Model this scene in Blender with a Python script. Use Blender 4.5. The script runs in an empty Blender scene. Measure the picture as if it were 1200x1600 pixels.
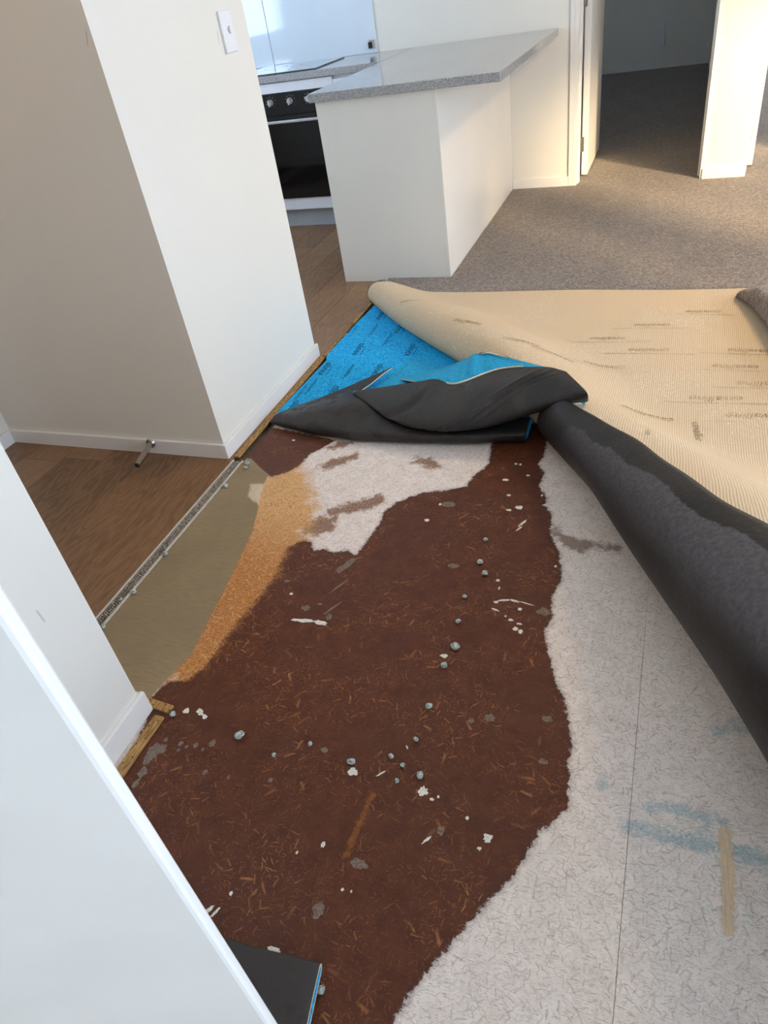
import bpy, bmesh, math, random
import numpy as np
from mathutils import Vector, Matrix
from mathutils.bvhtree import BVHTree

S = bpy.context.scene
COL = S.collection
random.seed(7)

# ------------------------------------------------------------------ camera
CAMH = 1.31
FPX = 1112.0
RW = np.array([[0.935162, 0.326044, -0.138449],
               [0.094186, -0.60566, -0.79013],
               [-0.34147, 0.725859, -0.597099]])      # world -> (right, down, forward)
cam_d = bpy.data.cameras.new('camera')
cam = bpy.data.objects.new('camera', cam_d)
COL.objects.link(cam)
rt, dn, fw = [Vector(r) for r in RW]
m3 = Matrix((rt, -dn, -fw)).transposed()
cam.matrix_world = Matrix.Translation((0, 0, CAMH)) @ m3.to_4x4()
cam_d.sensor_fit = 'VERTICAL'
cam_d.sensor_height = 36.0
cam_d.lens = FPX / 1600.0 * 36.0
cam_d.clip_start = 0.02
S.camera = cam

# ------------------------------------------------------------------ light
S.view_settings.view_transform = 'Standard'
S.view_settings.look = 'None'
S.view_settings.gamma = 1.0
S.view_settings.use_curve_mapping = False
S.view_settings.exposure = 0.3
world = bpy.data.worlds.new('sky')
S.world = world
world.use_nodes = True
bgn = world.node_tree.nodes['Background']
bgn.inputs['Color'].default_value = (0.555, 0.725, 1.0, 1)
bgn.inputs['Strength'].default_value = 7.45

SUN_DIR = Vector((-0.69, 0.72, -0.31)).normalized()
sun_d = bpy.data.lights.new('sun', 'SUN')
sun_d.energy = 5.6
sun_d.color = (1.0, 0.75, 0.42)
sun_d.angle = math.radians(5)
sun = bpy.data.objects.new('sun', sun_d)
COL.objects.link(sun)
sun.rotation_euler = SUN_DIR.to_track_quat('-Z', 'Y').to_euler()

def portal(name, loc, normal, w, h):
    d = bpy.data.lights.new(name, 'AREA')
    d.shape = 'RECTANGLE'
    d.size = w
    d.size_y = h
    d.cycles.is_portal = True
    o = bpy.data.objects.new(name, d)
    COL.objects.link(o)
    o.location = loc
    o.rotation_euler = Vector(normal).to_track_quat('-Z', 'Z').to_euler()
    return o

# windows of the place (none of them in view): openings in the walls
RX = 3.3            # right wall
RY = -2.0           # rear wall, behind the camera
CEIL = 2.4
WIN_RIGHT = (0.86, 3.2, 0.62, 2.32)      # y0 y1 z0 z1, window in the right wall
WIN_SLIDE = (-1.35, 0.35, 0.05, 2.20)      # y0 y1 z0 z1, glazed slider in the right wall
WIN_KIT = (3.0, 4.5, 1.00, 2.10)         # y0 y1 z0 z1 in the kitchen side wall
WIN_BED = (7.0, 9.2, 0.30, 2.10)         # y0 y1 z0 z1 in the side wall of the sunny bedroom
portal('portal_light', (RX, (WIN_RIGHT[0] + WIN_RIGHT[1]) / 2, (WIN_RIGHT[2] + WIN_RIGHT[3]) / 2), (-1, 0, 0),
       WIN_RIGHT[1] - WIN_RIGHT[0], WIN_RIGHT[3] - WIN_RIGHT[2])
portal('portal_light', (RX, (WIN_SLIDE[0] + WIN_SLIDE[1]) / 2, (WIN_SLIDE[2] + WIN_SLIDE[3]) / 2), (-1, 0, 0),
       WIN_SLIDE[1] - WIN_SLIDE[0], WIN_SLIDE[3] - WIN_SLIDE[2])
portal('portal_light', (-3.6, (WIN_KIT[0] + WIN_KIT[1]) / 2, (WIN_KIT[2] + WIN_KIT[3]) / 2), (1, 0, 0),
       WIN_KIT[1] - WIN_KIT[0], WIN_KIT[3] - WIN_KIT[2])
portal('portal_light', (RX, (WIN_BED[0] + WIN_BED[1]) / 2, (WIN_BED[2] + WIN_BED[3]) / 2), (-1, 0, 0),
       WIN_BED[1] - WIN_BED[0], WIN_BED[3] - WIN_BED[2])

# ------------------------------------------------------------------ survey helpers
def ray(px, py):
    return RW.T @ np.array([(px - 600) / FPX, (py - 800) / FPX, 1.0])

def fl(px, py, z=0.0):
    d = ray(px, py)
    t = (z - CAMH) / d[2]
    return Vector((d[0] * t, d[1] * t, z))

def onX(px, py, X):
    d = ray(px, py); t = X / d[0]
    return Vector((X, d[1] * t, CAMH + d[2] * t))

def onY(px, py, Y):
    d = ray(px, py); t = Y / d[1]
    return Vector((d[0] * t, Y, CAMH + d[2] * t))

# ------------------------------------------------------------------ mesh helpers
class MB:
    def __init__(s):
        s.v = []; s.f = []; s.m = []
    def quad(s, pts, mi=0):
        b = len(s.v); s.v += [tuple(p) for p in pts]; s.f.append(tuple(range(b, b + len(pts)))); s.m.append(mi); return s
    def box(s, x0, x1, y0, y1, z0, z1, mi=0):
        b = len(s.v)
        s.v += [(x0, y0, z0), (x1, y0, z0), (x1, y1, z0), (x0, y1, z0), (x0, y0, z1), (x1, y0, z1), (x1, y1, z1), (x0, y1, z1)]
        for f in ((3, 2, 1, 0), (4, 5, 6, 7), (0, 1, 5, 4), (1, 2, 6, 5), (2, 3, 7, 6), (3, 0, 4, 7)):
            s.f.append(tuple(b + i for i in f)); s.m.append(mi)
        return s
    def prism(s, poly, z0, z1, mi=0):
        n = len(poly); b = len(s.v)
        s.v += [(p[0], p[1], z0) for p in poly] + [(p[0], p[1], z1) for p in poly]
        s.f.append(tuple(b + i for i in reversed(range(n)))); s.m.append(mi)
        s.f.append(tuple(b + n + i for i in range(n))); s.m.append(mi)
        for i in range(n):
            j = (i + 1) % n
            s.f.append((b + i, b + j, b + n + j, b + n + i)); s.m.append(mi)
        return s
    def tube(s, p0, p1, r0, r1=None, n=16, caps=True, mi=0):
        r1 = r0 if r1 is None else r1
        p0 = Vector(p0); p1 = Vector(p1); d = (p1 - p0).normalized()
        a = d.orthogonal().normalized(); c = d.cross(a); b = len(s.v)
        for p, r in ((p0, r0), (p1, r1)):
            for i in range(n):
                t = 2 * math.pi * i / n
                s.v.append(tuple(p + a * (r * math.cos(t)) + c * (r * math.sin(t))))
        for i in range(n):
            j = (i + 1) % n
            s.f.append((b + i, b + j, b + n + j, b + n + i)); s.m.append(mi)
        if caps:
            s.f.append(tuple(b + i for i in reversed(range(n)))); s.m.append(mi)
            s.f.append(tuple(b + n + i for i in range(n))); s.m.append(mi)
        return s
    def mesh(s, name, mats, smooth=False):
        me = bpy.data.meshes.new(name)
        me.from_pydata(s.v, [], s.f)
        for m in (mats if isinstance(mats, (list, tuple)) else [mats]):
            me.materials.append(m)
        me.polygons.foreach_set('material_index', s.m)
        if smooth:
            me.polygons.foreach_set('use_smooth', [True] * len(s.f))
        me.update()
        return me
    def build(s, name, mats, parent=None, bevel=0.0, smooth=False):
        me = s.mesh(name, mats, smooth)
        o = bpy.data.objects.new(name, me)
        COL.objects.link(o)
        if parent is not None:
            o.parent = parent
        if bevel:
            bm = bmesh.new(); bm.from_mesh(me)
            bmesh.ops.bevel(bm, geom=bm.edges[:], offset=bevel, segments=2, affect='EDGES', profile=0.6)
            bm.to_mesh(me); bm.free()
        return o

def empty(name, loc=(0, 0, 0)):
    o = bpy.data.objects.new(name, None)
    COL.objects.link(o)
    o.location = loc
    o.empty_display_size = 0.1
    return o

def attach(child, parent):
    child.parent = parent
    child.matrix_parent_inverse = Matrix.Translation(parent.location).inverted()
    return child

def tag(o, label, cat, group=None, kind=None):
    o['label'] = label; o['category'] = cat
    if group: o['group'] = group
    if kind: o['kind'] = kind
    return o

def struct(o, label, cat):
    return tag(o, label, cat, kind='structure')

# ------------------------------------------------------------------ material helpers
def srgb(r, g, b):
    f = lambda c: ((c / 255) / 12.92) if c / 255 <= 0.04045 else (((c / 255) + 0.055) / 1.055) ** 2.4
    return (f(r), f(g), f(b), 1.0)

class NT:
    def __init__(s, name):
        s.mat = bpy.data.materials.new(name); s.mat.use_nodes = True
        s.t = s.mat.node_tree; s.n = s.t.nodes; s.bsdf = s.n['Principled BSDF']
    def new(s, typ, **kw):
        n = s.n.new(typ)
        for k, v in kw.items(): setattr(n, k, v)
        return n
    def link(s, a, b): s.t.links.new(a, b)
    def put(s, sock, v):
        if isinstance(v, bpy.types.NodeSocket): s.link(v, sock)
        elif v is not None: sock.default_value = v
    def coord(s, which='Object'):
        return s.new('ShaderNodeTexCoord').outputs[which]
    def mapping(s, vec, scale=(1, 1, 1), rot=(0, 0, 0), loc=(0, 0, 0)):
        n = s.new('ShaderNodeMapping'); s.link(vec, n.inputs['Vector'])
        n.inputs['Scale'].default_value = scale; n.inputs['Rotation'].default_value = rot; n.inputs['Location'].default_value = loc
        return n.outputs[0]
    def noise(s, vec, scale, detail=3, rough=0.55, dist=0.0):
        n = s.new('ShaderNodeTexNoise'); s.link(vec, n.inputs['Vector'])
        n.inputs['Scale'].default_value = scale; n.inputs['Detail'].default_value = detail
        n.inputs['Roughness'].default_value = rough; n.inputs['Distortion'].default_value = dist
        return n.outputs['Fac']
    def voro(s, vec, scale, feature='F1', rnd=1.0):
        n = s.new('ShaderNodeTexVoronoi', feature=feature); s.link(vec, n.inputs['Vector'])
        n.inputs['Scale'].default_value = scale; n.inputs['Randomness'].default_value = rnd
        return n
    def math(s, op, a, b=None, c=None, clamp=False):
        n = s.new('ShaderNodeMath', operation=op, use_clamp=clamp)
        for i, v in enumerate((a, b, c)):
            if v is not None: s.put(n.inputs[i], v)
        return n.outputs[0]
    def vmath(s, op, a, b=None):
        n = s.new('ShaderNodeVectorMath', operation=op)
        s.put(n.inputs[0], a)
        if b is not None: s.put(n.inputs[1], b)
        return n.outputs['Value'] if op in ('LENGTH', 'DOT_PRODUCT') else n.outputs[0]
    def ramp(s, v, lo, hi, a=0.0, b=1.0, smooth=True):
        n = s.new('ShaderNodeMapRange'); n.interpolation_type = 'SMOOTHSTEP' if smooth else 'LINEAR'
        s.put(n.inputs[0], v)
        for i, x in enumerate((lo, hi, a, b)): s.put(n.inputs[i + 1], x)
        return n.outputs[0]
    def mix(s, fac, a, b, mode='MIX'):
        n = s.new('ShaderNodeMix', data_type='RGBA', blend_type=mode)
        s.put(n.inputs[0], fac); s.put(n.inputs[6], a); s.put(n.inputs[7], b)
        return n.outputs[2]
    def attr(s, name):
        return s.new('ShaderNodeAttribute', attribute_name=name).outputs['Fac']
    def bump(s, h, strength=0.3, dist=0.01):
        n = s.new('ShaderNodeBump'); n.inputs['Strength'].default_value = strength; n.inputs['Distance'].default_value = dist
        s.link(h, n.inputs['Height']); s.link(n.outputs[0], s.bsdf.inputs['Normal'])
    def strands(s, vec, scale, L, W, keep, seed=0.0):
        """short straight fibres, one per Voronoi cell, each turned its own way"""
        v2 = s.mapping(vec, loc=(seed, seed * 1.7, 0))
        v2 = s.vmath('MULTIPLY', v2, (1, 1, 0))
        vo = s.voro(v2, scale)
        vo.voronoi_dimensions = '2D'
        loc = s.vmath('SUBTRACT', v2, vo.outputs['Position'])
        sep = s.new('ShaderNodeSeparateColor'); s.link(vo.outputs['Color'], sep.inputs[0])
        ang = s.math('MULTIPLY', sep.outputs[0], 6.283)
        rot = s.new('ShaderNodeVectorRotate', rotation_type='Z_AXIS'); s.link(loc, rot.inputs['Vector']); s.link(ang, rot.inputs['Angle'])
        xyz = s.new('ShaderNodeSeparateXYZ'); s.link(rot.outputs[0], xyz.inputs[0])
        ax = s.math('ABSOLUTE', xyz.outputs[0]); ay = s.math('ABSOLUTE', xyz.outputs[1])
        mx = s.ramp(ax, L * 0.6, L, 1, 0); my = s.ramp(ay, W * 0.5, W, 1, 0)
        k = s.ramp(sep.outputs[1], 1 - keep, 1 - keep + 0.04)
        m = s.math('MULTIPLY', mx, my)
        return s.math('MULTIPLY', m, k), sep.outputs[2]
    def out(s, color, rough=0.6, spec=0.4, metal=0.0):
        s.put(s.bsdf.inputs['Base Color'], color); s.put(s.bsdf.inputs['Roughness'], rough)
        s.bsdf.inputs['Specular IOR Level'].default_value = spec
        s.bsdf.inputs['Metallic'].default_value = metal
        return s.mat

def simple(name, col, rough=0.5, spec=0.4, metal=0.0, var=0.05, scale=8.0, bump=0.0, bscale=300, coat=0.0):
    t = NT(name); c = t.coord()
    n = t.noise(c, scale, 3)
    dark = tuple(x * (1 - var) for x in col[:3]) + (1,)
    light = tuple(min(1, x * (1 + var)) for x in col[:3]) + (1,)
    colr = t.mix(t.ramp(n, 0.35, 0.65), dark, light)
    if bump:
        t.bump(t.noise(c, bscale, 2), bump, 0.002)
    if coat:
        t.bsdf.inputs['Coat Weight'].default_value = coat
        t.bsdf.inputs['Coat Roughness'].default_value = 0.05
    return t.out(colr, rough, spec, metal)

def wall_paint(name, col):
    t = NT(name); c = t.coord()
    colr = t.mix(t.ramp(t.noise(c, 1.3, 4), 0.3, 0.7), tuple(x * .96 for x in col[:3]) + (1,), col)
    # a few scuffs and marks
    sc, _ = t.strands(t.mapping(c, rot=(1.1, 0.7, 0.3)), 2.2, 0.02, 0.0018, 0.25, 3.3)
    colr = t.mix(t.math('MULTIPLY', sc, 0.35), colr, srgb(120, 110, 100))
    t.bump(t.noise(c, 420, 2), 0.05, 0.001)
    return t.out(colr, 0.55, 0.35)

M = {}
M['wall'] = wall_paint('white_wall_paint', srgb(236, 230, 216))
M['wall_hall'] = M['wall']
M['gloss'] = simple('white_gloss_paint', srgb(237, 233, 225), 0.35, 0.4, var=0.03, scale=4)
M['ceiling'] = simple('ceiling_paint', srgb(235, 234, 230), 0.8, 0.2, var=0.02)
M['laminate'] = simple('white_laminate', srgb(238, 232, 219), 0.35, 0.4, var=0.015, scale=2)
M['cabinet'] = simple('white_cabinet_paint', srgb(232, 232, 232), 0.3, 0.45, var=0.015)
M['kick'] = simple('grey_kickboard', srgb(176, 178, 182), 0.45, 0.4, var=0.02)
M['chrome'] = simple('brushed_steel', srgb(190, 186, 180), 0.22, 0.5, 1.0, var=0.06, scale=40)
M['alu'] = simple('satin_aluminium', srgb(215, 216, 220), 0.32, 0.5, 0.9, var=0.03, scale=30)
M['black_glass'] = simple('black_oven_glass', srgb(10, 10, 12), 0.06, 0.5, var=0.1)
M['black_enamel'] = simple('black_enamel', srgb(14, 14, 15), 0.25, 0.5, var=0.1)
M['hob'] = simple('cooktop_glass', srgb(38, 44, 48), 0.03, 0.6, var=0.05, coat=1.0)
M['splash'] = simple('backpainted_glass', srgb(214, 224, 230), 0.06, 0.6, var=0.01, coat=0.6)
M['white_plastic'] = simple('white_plastic', srgb(232, 230, 226), 0.3, 0.5, var=0.01)
M['grey_mark'] = simple('grey_print', srgb(170, 170, 170), 0.5, 0.3, var=0.02)
M['rubber'] = simple('dark_rubber', srgb(40, 38, 36), 0.7, 0.3, var=0.1)
M['hinge'] = simple('hinge_steel', srgb(150, 148, 140), 0.35, 0.5, 0.8, var=0.05, scale=50)
M['nail'] = simple('rusty_nail', srgb(62, 50, 44), 0.5, 0.5, 0.6, var=0.2, scale=200)
M['trim_white'] = simple('aluminium_rail', srgb(214, 206, 194), 0.4, 0.5, 0.3, var=0.06, scale=60)
M['teeth'] = simple('dull_steel_teeth', srgb(186, 176, 160), 0.5, 0.5, 0.4, var=0.25, scale=180)
M['trim_dirt'] = simple('dirty_channel', srgb(70, 62, 54), 0.8, 0.2, var=0.4, scale=150)
M['print_ink'] = simple('dark_print_ink', srgb(8, 26, 42), 0.7, 0.2, var=0.2, scale=200)
M['cream'] = simple('cream_foam_edge', srgb(226, 218, 186), 0.85, 0.2, var=0.12, scale=160, bump=0.4)
M['white_paint'] = simple('dried_white_paint', srgb(228, 224, 212), 0.6, 0.3, var=0.12, scale=200, bump=0.3)
M['grey_paint'] = simple('dried_grey_filler', srgb(126, 110, 98), 0.8, 0.2, var=0.25, scale=180, bump=0.3)

def m_gripper():
    t = NT('gripper_plywood'); c = t.coord()
    g = t.noise(t.mapping(c, scale=(90, 9, 90)), 3, 4, 0.65, 0.4)
    col = t.mix(t.ramp(g, 0.3, 0.7), srgb(122, 84, 44), srgb(206, 162, 100))
    t.bump(g, 0.3, 0.002)
    return t.out(col, 0.7, 0.3)
M['gripper'] = m_gripper()

def m_worktop():
    t = NT('grey_laminate_top'); c = t.coord()
    sp = t.voro(c, 420).outputs['Color']
    sep = t.new('ShaderNodeSeparateColor'); t.link(sp, sep.inputs[0])
    col = t.mix(t.ramp(sep.outputs[0], 0.0, 1.0, smooth=False), srgb(140, 138, 136), srgb(190, 188, 184))
    col = t.mix(t.ramp(sep.outputs[1], 0.88, 0.9), col, srgb(112, 108, 104))
    return t.out(col, 0.10, 0.6)
M['worktop'] = m_worktop()

def m_plank():
    t = NT('brown_vinyl_plank'); c = t.coord()
    oi = t.new('ShaderNodeObjectInfo')
    off = t.math('MULTIPLY', oi.outputs['Random'], 37.0)
    cx = t.new('ShaderNodeCombineXYZ'); t.link(off, cx.inputs[0]); t.link(off, cx.inputs[1])
    c2 = t.vmath('ADD', c, cx.outputs[0])
    warp = t.noise(t.mapping(c2, scale=(5, 1.0, 1)), 2.4, 3, 0.5)
    cath = t.math('FRACT', t.math('MULTIPLY', warp, 11.0))
    cath = t.ramp(t.math('ABSOLUTE', t.math('SUBTRACT', cath, 0.5)), 0.0, 0.5)
    fine = t.noise(t.mapping(c2, scale=(95, 3.2, 1)), 3, 4, 0.6, 0.3)
    base = t.mix(oi.outputs['Random'], srgb(98, 70, 46), srgb(138, 102, 70))
    col = t.mix(t.math('MULTIPLY', cath, 0.30), base, srgb(182, 142, 100))
    col = t.mix(t.math('MULTIPLY', t.ramp(fine, 0.35, 0.72), 0.5), col, srgb(86, 58, 36))
    col = t.mix(t.math('MULTIPLY', t.ramp(t.noise(c2, 3, 2), .4, .7), .25), col, srgb(160, 120, 82))
    t.bump(fine, 0.06, 0.001)
    return t.out(col, 0.38, 0.4)
M['plank'] = m_plank()

def m_carpet():
    t = NT('grey_brown_cut_pile'); c = t.coord()
    a = t.noise(c, 260, 3, 0.7); b = t.noise(c, 75, 3, 0.6); d = t.noise(t.mapping(c, scale=(1, 0.45, 1)), 5, 3, 0.6)
    v = t.voro(c, 210)
    tuft = t.ramp(v.outputs['Distance'], 0.0, 0.75)
    h = t.math('ADD', t.math('MULTIPLY', a, 0.5), t.math('MULTIPLY', b, 0.7))
    h = t.math('SUBTRACT', h, t.math('MULTIPLY', tuft, 0.35))
    col = t.mix(t.ramp(h, 0.12, 0.75), srgb(96, 84, 74), srgb(196, 178, 160))
    col = t.mix(t.math('MULTIPLY', t.ramp(d, 0.35, 0.7), 0.22), col, srgb(96, 84, 78))
    t.bump(h, 0.8, 0.008)
    t.bsdf.inputs['Sheen Weight'].default_value = 0.25
    return t.out(col, 0.95, 0.1)
M['carpet'] = m_carpet()

def m_backing():
    t = NT('beige_woven_backing'); c = t.coord()
    jit = t.noise(c, 18, 3, 0.6)
    xyz = t.new('ShaderNodeSeparateXYZ'); t.link(c, xyz.inputs[0])
    ph = t.math('ADD', t.math('MULTIPLY', xyz.outputs[0], 900.0), t.math('MULTIPLY', jit, 6.0))
    rib = t.math('ADD', t.math('MULTIPLY', t.math('SINE', ph), 0.5), 0.5)
    ph2 = t.math('ADD', t.math('MULTIPLY', xyz.outputs[1], 1250.0), t.math('MULTIPLY', jit, 5.0))
    rib2 = t.math('ADD', t.math('MULTIPLY', t.math('SINE', ph2), 0.5), 0.5)
    weave = t.math('MULTIPLY', rib, t.math('ADD', t.math('MULTIPLY', rib2, 0.5), 0.5))
    col = t.mix(weave, srgb(198, 172, 138), srgb(230, 208, 175))
    blot = t.noise(c, 3.0, 4, 0.6)
    col = t.mix(t.math('MULTIPLY', t.ramp(blot, 0.45, 0.7), 0.35), col, srgb(218, 188, 150))
    # crusts of white latex
    lat = t.math('MULTIPLY', t.ramp(t.noise(t.mapping(c, scale=(1, 1.6, 1)), 110, 3, 0.7), 0.57, 0.66), t.ramp(t.noise(c, 2.6, 3), 0.45, 0.62))
    col = t.mix(t.math('MULTIPLY', lat, 0.75), col, srgb(250, 240, 220))
    # faint grey dirt lines along the weft
    dl = t.ramp(t.noise(t.mapping(c, scale=(3.0, 60, 1)), 1.0, 4, 0.6), 0.66, 0.74)
    col = t.mix(t.math('MULTIPLY', dl, 0.3), col, srgb(164, 146, 122))
    t.bump(t.math('ADD', weave, t.math('MULTIPLY', lat, 1.2)), 0.35, 0.002)
    return t.out(col, 0.9, 0.15)
M['backing'] = m_backing()

def m_blue(name='blue_foam_underlay', teal=0.0):
    t = NT(name); c = t.coord()
    n = t.noise(c, 140, 4, 0.7); n2 = t.noise(c, 9, 3); v = t.voro(c, 120).outputs['Distance']
    col = t.mix(t.ramp(n, 0.3, 0.68), srgb(4, 128, 200), srgb(40, 200, 255))
    col = t.mix(t.math('MULTIPLY', t.ramp(n2, 0.35, 0.7), 0.35), col, srgb(24, 172, 226))
    col = t.mix(t.math('MULTIPLY', t.ramp(v, 0.55, 0.8), 0.5), col, srgb(6, 100, 150))
    if teal:
        col = t.mix(t.math('MULTIPLY', t.ramp(n, 0.35, 0.6), teal), col, srgb(60, 150, 150))
    t.bump(n, 0.35, 0.003)
    return t.out(col, 0.75, 0.25)
M['blue'] = m_blue()
M['blue_teal'] = m_blue('teal_foam_underlay', 0.4)

def m_back_ink():
    t = NT('faded_print_ink'); c = t.coord()
    n = t.math('ADD', t.math('MULTIPLY', t.noise(c, 240, 3, 0.7), 0.6), t.math('MULTIPLY', t.noise(c, 7, 2), 0.4))
    return t.out(t.mix(t.ramp(n, 0.40, 0.56), srgb(214, 190, 156), srgb(138, 121, 97)), 0.9, 0.1)
M['back_ink'] = m_back_ink()

def m_black(name, patch=False):
    t = NT(name); c = t.coord()
    n = t.noise(c, 60, 4, 0.7); n2 = t.noise(c, 6, 4, 0.6)
    col = t.mix(t.ramp(n2, 0.3, 0.7), srgb(30, 27, 26), srgb(46, 42, 41))
    col = t.mix(t.math('MULTIPLY', t.ramp(n, 0.5, 0.75), 0.3), col, srgb(76, 72, 71))
    wr = t.noise(t.mapping(c, scale=(1.4, 5, 1)), 55, 3, 0.6, 0.8)
    hgt = t.math('ADD', t.math('MULTIPLY', n, 0.5), t.math('MULTIPLY', wr, 0.6))
    if patch:
        sd = t.attr('dry')
        sd = t.math('ADD', sd, t.math('MULTIPLY', t.math('SUBTRACT', t.noise(c, 34, 5, 0.6), 0.5), 0.03))
        mk = t.ramp(sd, -0.002, 0.004)
        fd_ = t.math('ADD', t.attr('shade_fade'), t.math('MULTIPLY', t.math('SUBTRACT', t.noise(c, 20, 4, 0.6), 0.5), 0.5))
        mk = t.math('MULTIPLY', mk, t.ramp(fd_, -0.3, 1.0))  # patch darkens downward: shade of the turned-under side painted into the colour
        dust = t.mix(t.ramp(t.noise(c, 90, 4, 0.7), 0.3, 0.7), srgb(84, 82, 86), srgb(106, 103, 107))
        col = t.mix(mk, col, dust)
        rough = t.ramp(mk, 0, 1, 0.5, 0.9)
    else:
        dm = t.ramp(t.noise(c, 4.5, 5, 0.6), 0.53, 0.57)
        col = t.mix(t.math('MULTIPLY', dm, 0.8), col, srgb(66, 62, 60))
        rough = t.ramp(dm, 0, 1, 0.42, 0.75)
    sp = t.ramp(t.voro(c, 55).outputs['Distance'], 0.045, 0.02)
    col = t.mix(t.math('MULTIPLY', sp, t.ramp(t.noise(c, 11, 2), 0.5, 0.6)), col, srgb(200, 194, 184))
    t.bump(hgt, 0.6, 0.005)
    return t.out(col, rough, 0.4)
M['black'] = m_black('black_rubber_underside')
M['black_dry'] = m_black('black_rubber_with_dry_patch', True)

def m_crumb():
    t = NT('foam_and_plaster_crumb'); c = t.coord('Generated')
    oi = t.new('ShaderNodeObjectInfo')
    n = t.noise(c, 3.0, 3, 0.7)
    a = t.mix(oi.outputs['Random'], srgb(226, 224, 216), srgb(186, 204, 198))
    col = t.mix(t.ramp(n, 0.42, 0.62), a, srgb(124, 132, 126))
    t.bump(n, 0.6, 0.004)
    return t.out(col, 0.85, 0.2)
M['crumb'] = m_crumb()

# ------------------------------------------------------------------ traced stain outlines (floor coordinates)
def poly(pts):
    return np.array([fl(x, y)[:2] for x, y in pts])

BROWN = poly([(228, 1098), (240, 1085), (262, 1066), (292, 1064), (322, 1040), (345, 1006), (370, 972), (400, 936), (430, 898), (448, 856), (470, 846), (485, 846),
              (490, 860), (505, 858), (522, 864), (540, 860), (556, 868), (572, 848), (595, 815), (600, 800), (620, 785), (660, 770), (700, 766),
              (728, 760), (742, 742), (764, 726), (768, 695), (775, 665), (858, 660), (854, 690), (850, 710), (841, 724), (850, 740), (842, 762), (855, 778),
              (850, 790), (862, 802), (860, 835), (873, 864), (877, 905), (862, 932), (863, 966), (850, 986), (856, 1015), (866, 1062), (881, 1092),
              (889, 1130), (894, 1168), (888, 1186), (890, 1215), (887, 1262), (864, 1284), (842, 1300), (822, 1338), (800, 1370), (768, 1402),
              (722, 1454), (682, 1500), (640, 1552), (612, 1600), (590, 1660), (560, 1720), (300, 1700), (100, 1500), (150, 1240), (200, 1190), (232, 1120)])
BROWN2 = poly([(378, 722), (425, 668), (470, 676), (524, 688), (500, 702), (486, 708), (466, 728), (444, 740), (425, 744), (408, 736), (402, 730)])
GREY = poly([(340, 716), (392, 716), (404, 728), (420, 742), (412, 756), (398, 770), (404, 792), (394, 832), (355, 912), (300, 1022), (268, 1054), (240, 1084), (226, 1106), (200, 1130), (80, 1000)])
TAN = poly([(412, 748), (436, 738), (462, 724), (474, 738), (486, 770), (492, 800), (480, 826), (474, 850), (466, 862), (448, 906), (418, 944), (386, 982), (360, 1014),
            (336, 1050), (300, 1076), (250, 1072), (275, 1022), (330, 912), (368, 832), (380, 792), (385, 765)])
PALE = [poly([(392, 756), (412, 756), (404, 788), (388, 776)])]
SMEAR = [poly([(510, 796), (545, 786), (570, 780), (590, 772), (600, 778), (594, 790), (570, 798), (540, 802), (518, 806)]),
         poly([(500, 728), (520, 716), (545, 712), (556, 706), (558, 716), (540, 724), (515, 732), (490, 736)]),
         poly([(510, 700), (530, 690), (560, 690), (540, 698), (522, 704)]),
         poly([(640, 722), (655, 714), (672, 716), (690, 728), (676, 732), (655, 726)]),
         poly([(470, 820), (500, 806), (528, 808), (520, 826), (495, 836), (472, 836)])]
SOIL = [poly([(858, 822), (876, 828), (900, 842), (930, 846), (950, 848), (966, 852), (970, 862), (950, 862), (930, 856), (905, 862), (880, 850), (862, 836)])]
BLUE_L = [((1015, 1256), (1130, 1284), .010), ((985, 1292), (1060, 1310), .013), ((1060, 1310), (1210, 1346), .015), ((941, 1210), (938, 1228), .006), ((1120, 1138), (1200, 1134), .012)]
GOUGE = [((1132, 1300), (1140, 1380), .011), ((1138, 1380), (1138, 1452), .010)]
SCRAPE = [((582, 1242), (540, 1336), .006)]

def sdf_poly(P, pts):
    x = pts[:, 0]; y = pts[:, 1]
    d = np.full(len(pts), 1e9); ins = np.zeros(len(pts), bool)
    n = len(P)
    for i in range(n):
        a = P[i]; b = P[(i + 1) % n]; e = b - a
        w = pts - a
        t = np.clip((w @ e) / (e @ e), 0, 1)
        q = w - t[:, None] * e
        d = np.minimum(d, (q ** 2).sum(1))
        c = ((a[1] > y) != (b[1] > y)) & (x < (b[0] - a[0]) * (y - a[1]) / (b[1] - a[1] + 1e-12) + a[0])
        ins ^= c
    return np.where(ins, 1, -1) * np.sqrt(d)

def sdf_seg(a, b, r, pts):
    a = np.array(fl(*a)[:2]); b = np.array(fl(*b)[:2]); e = b - a
    w = pts - a; t = np.clip((w @ e) / (e @ e), 0, 1)
    return r - np.sqrt(((w - t[:, None] * e) ** 2).sum(1))

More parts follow.
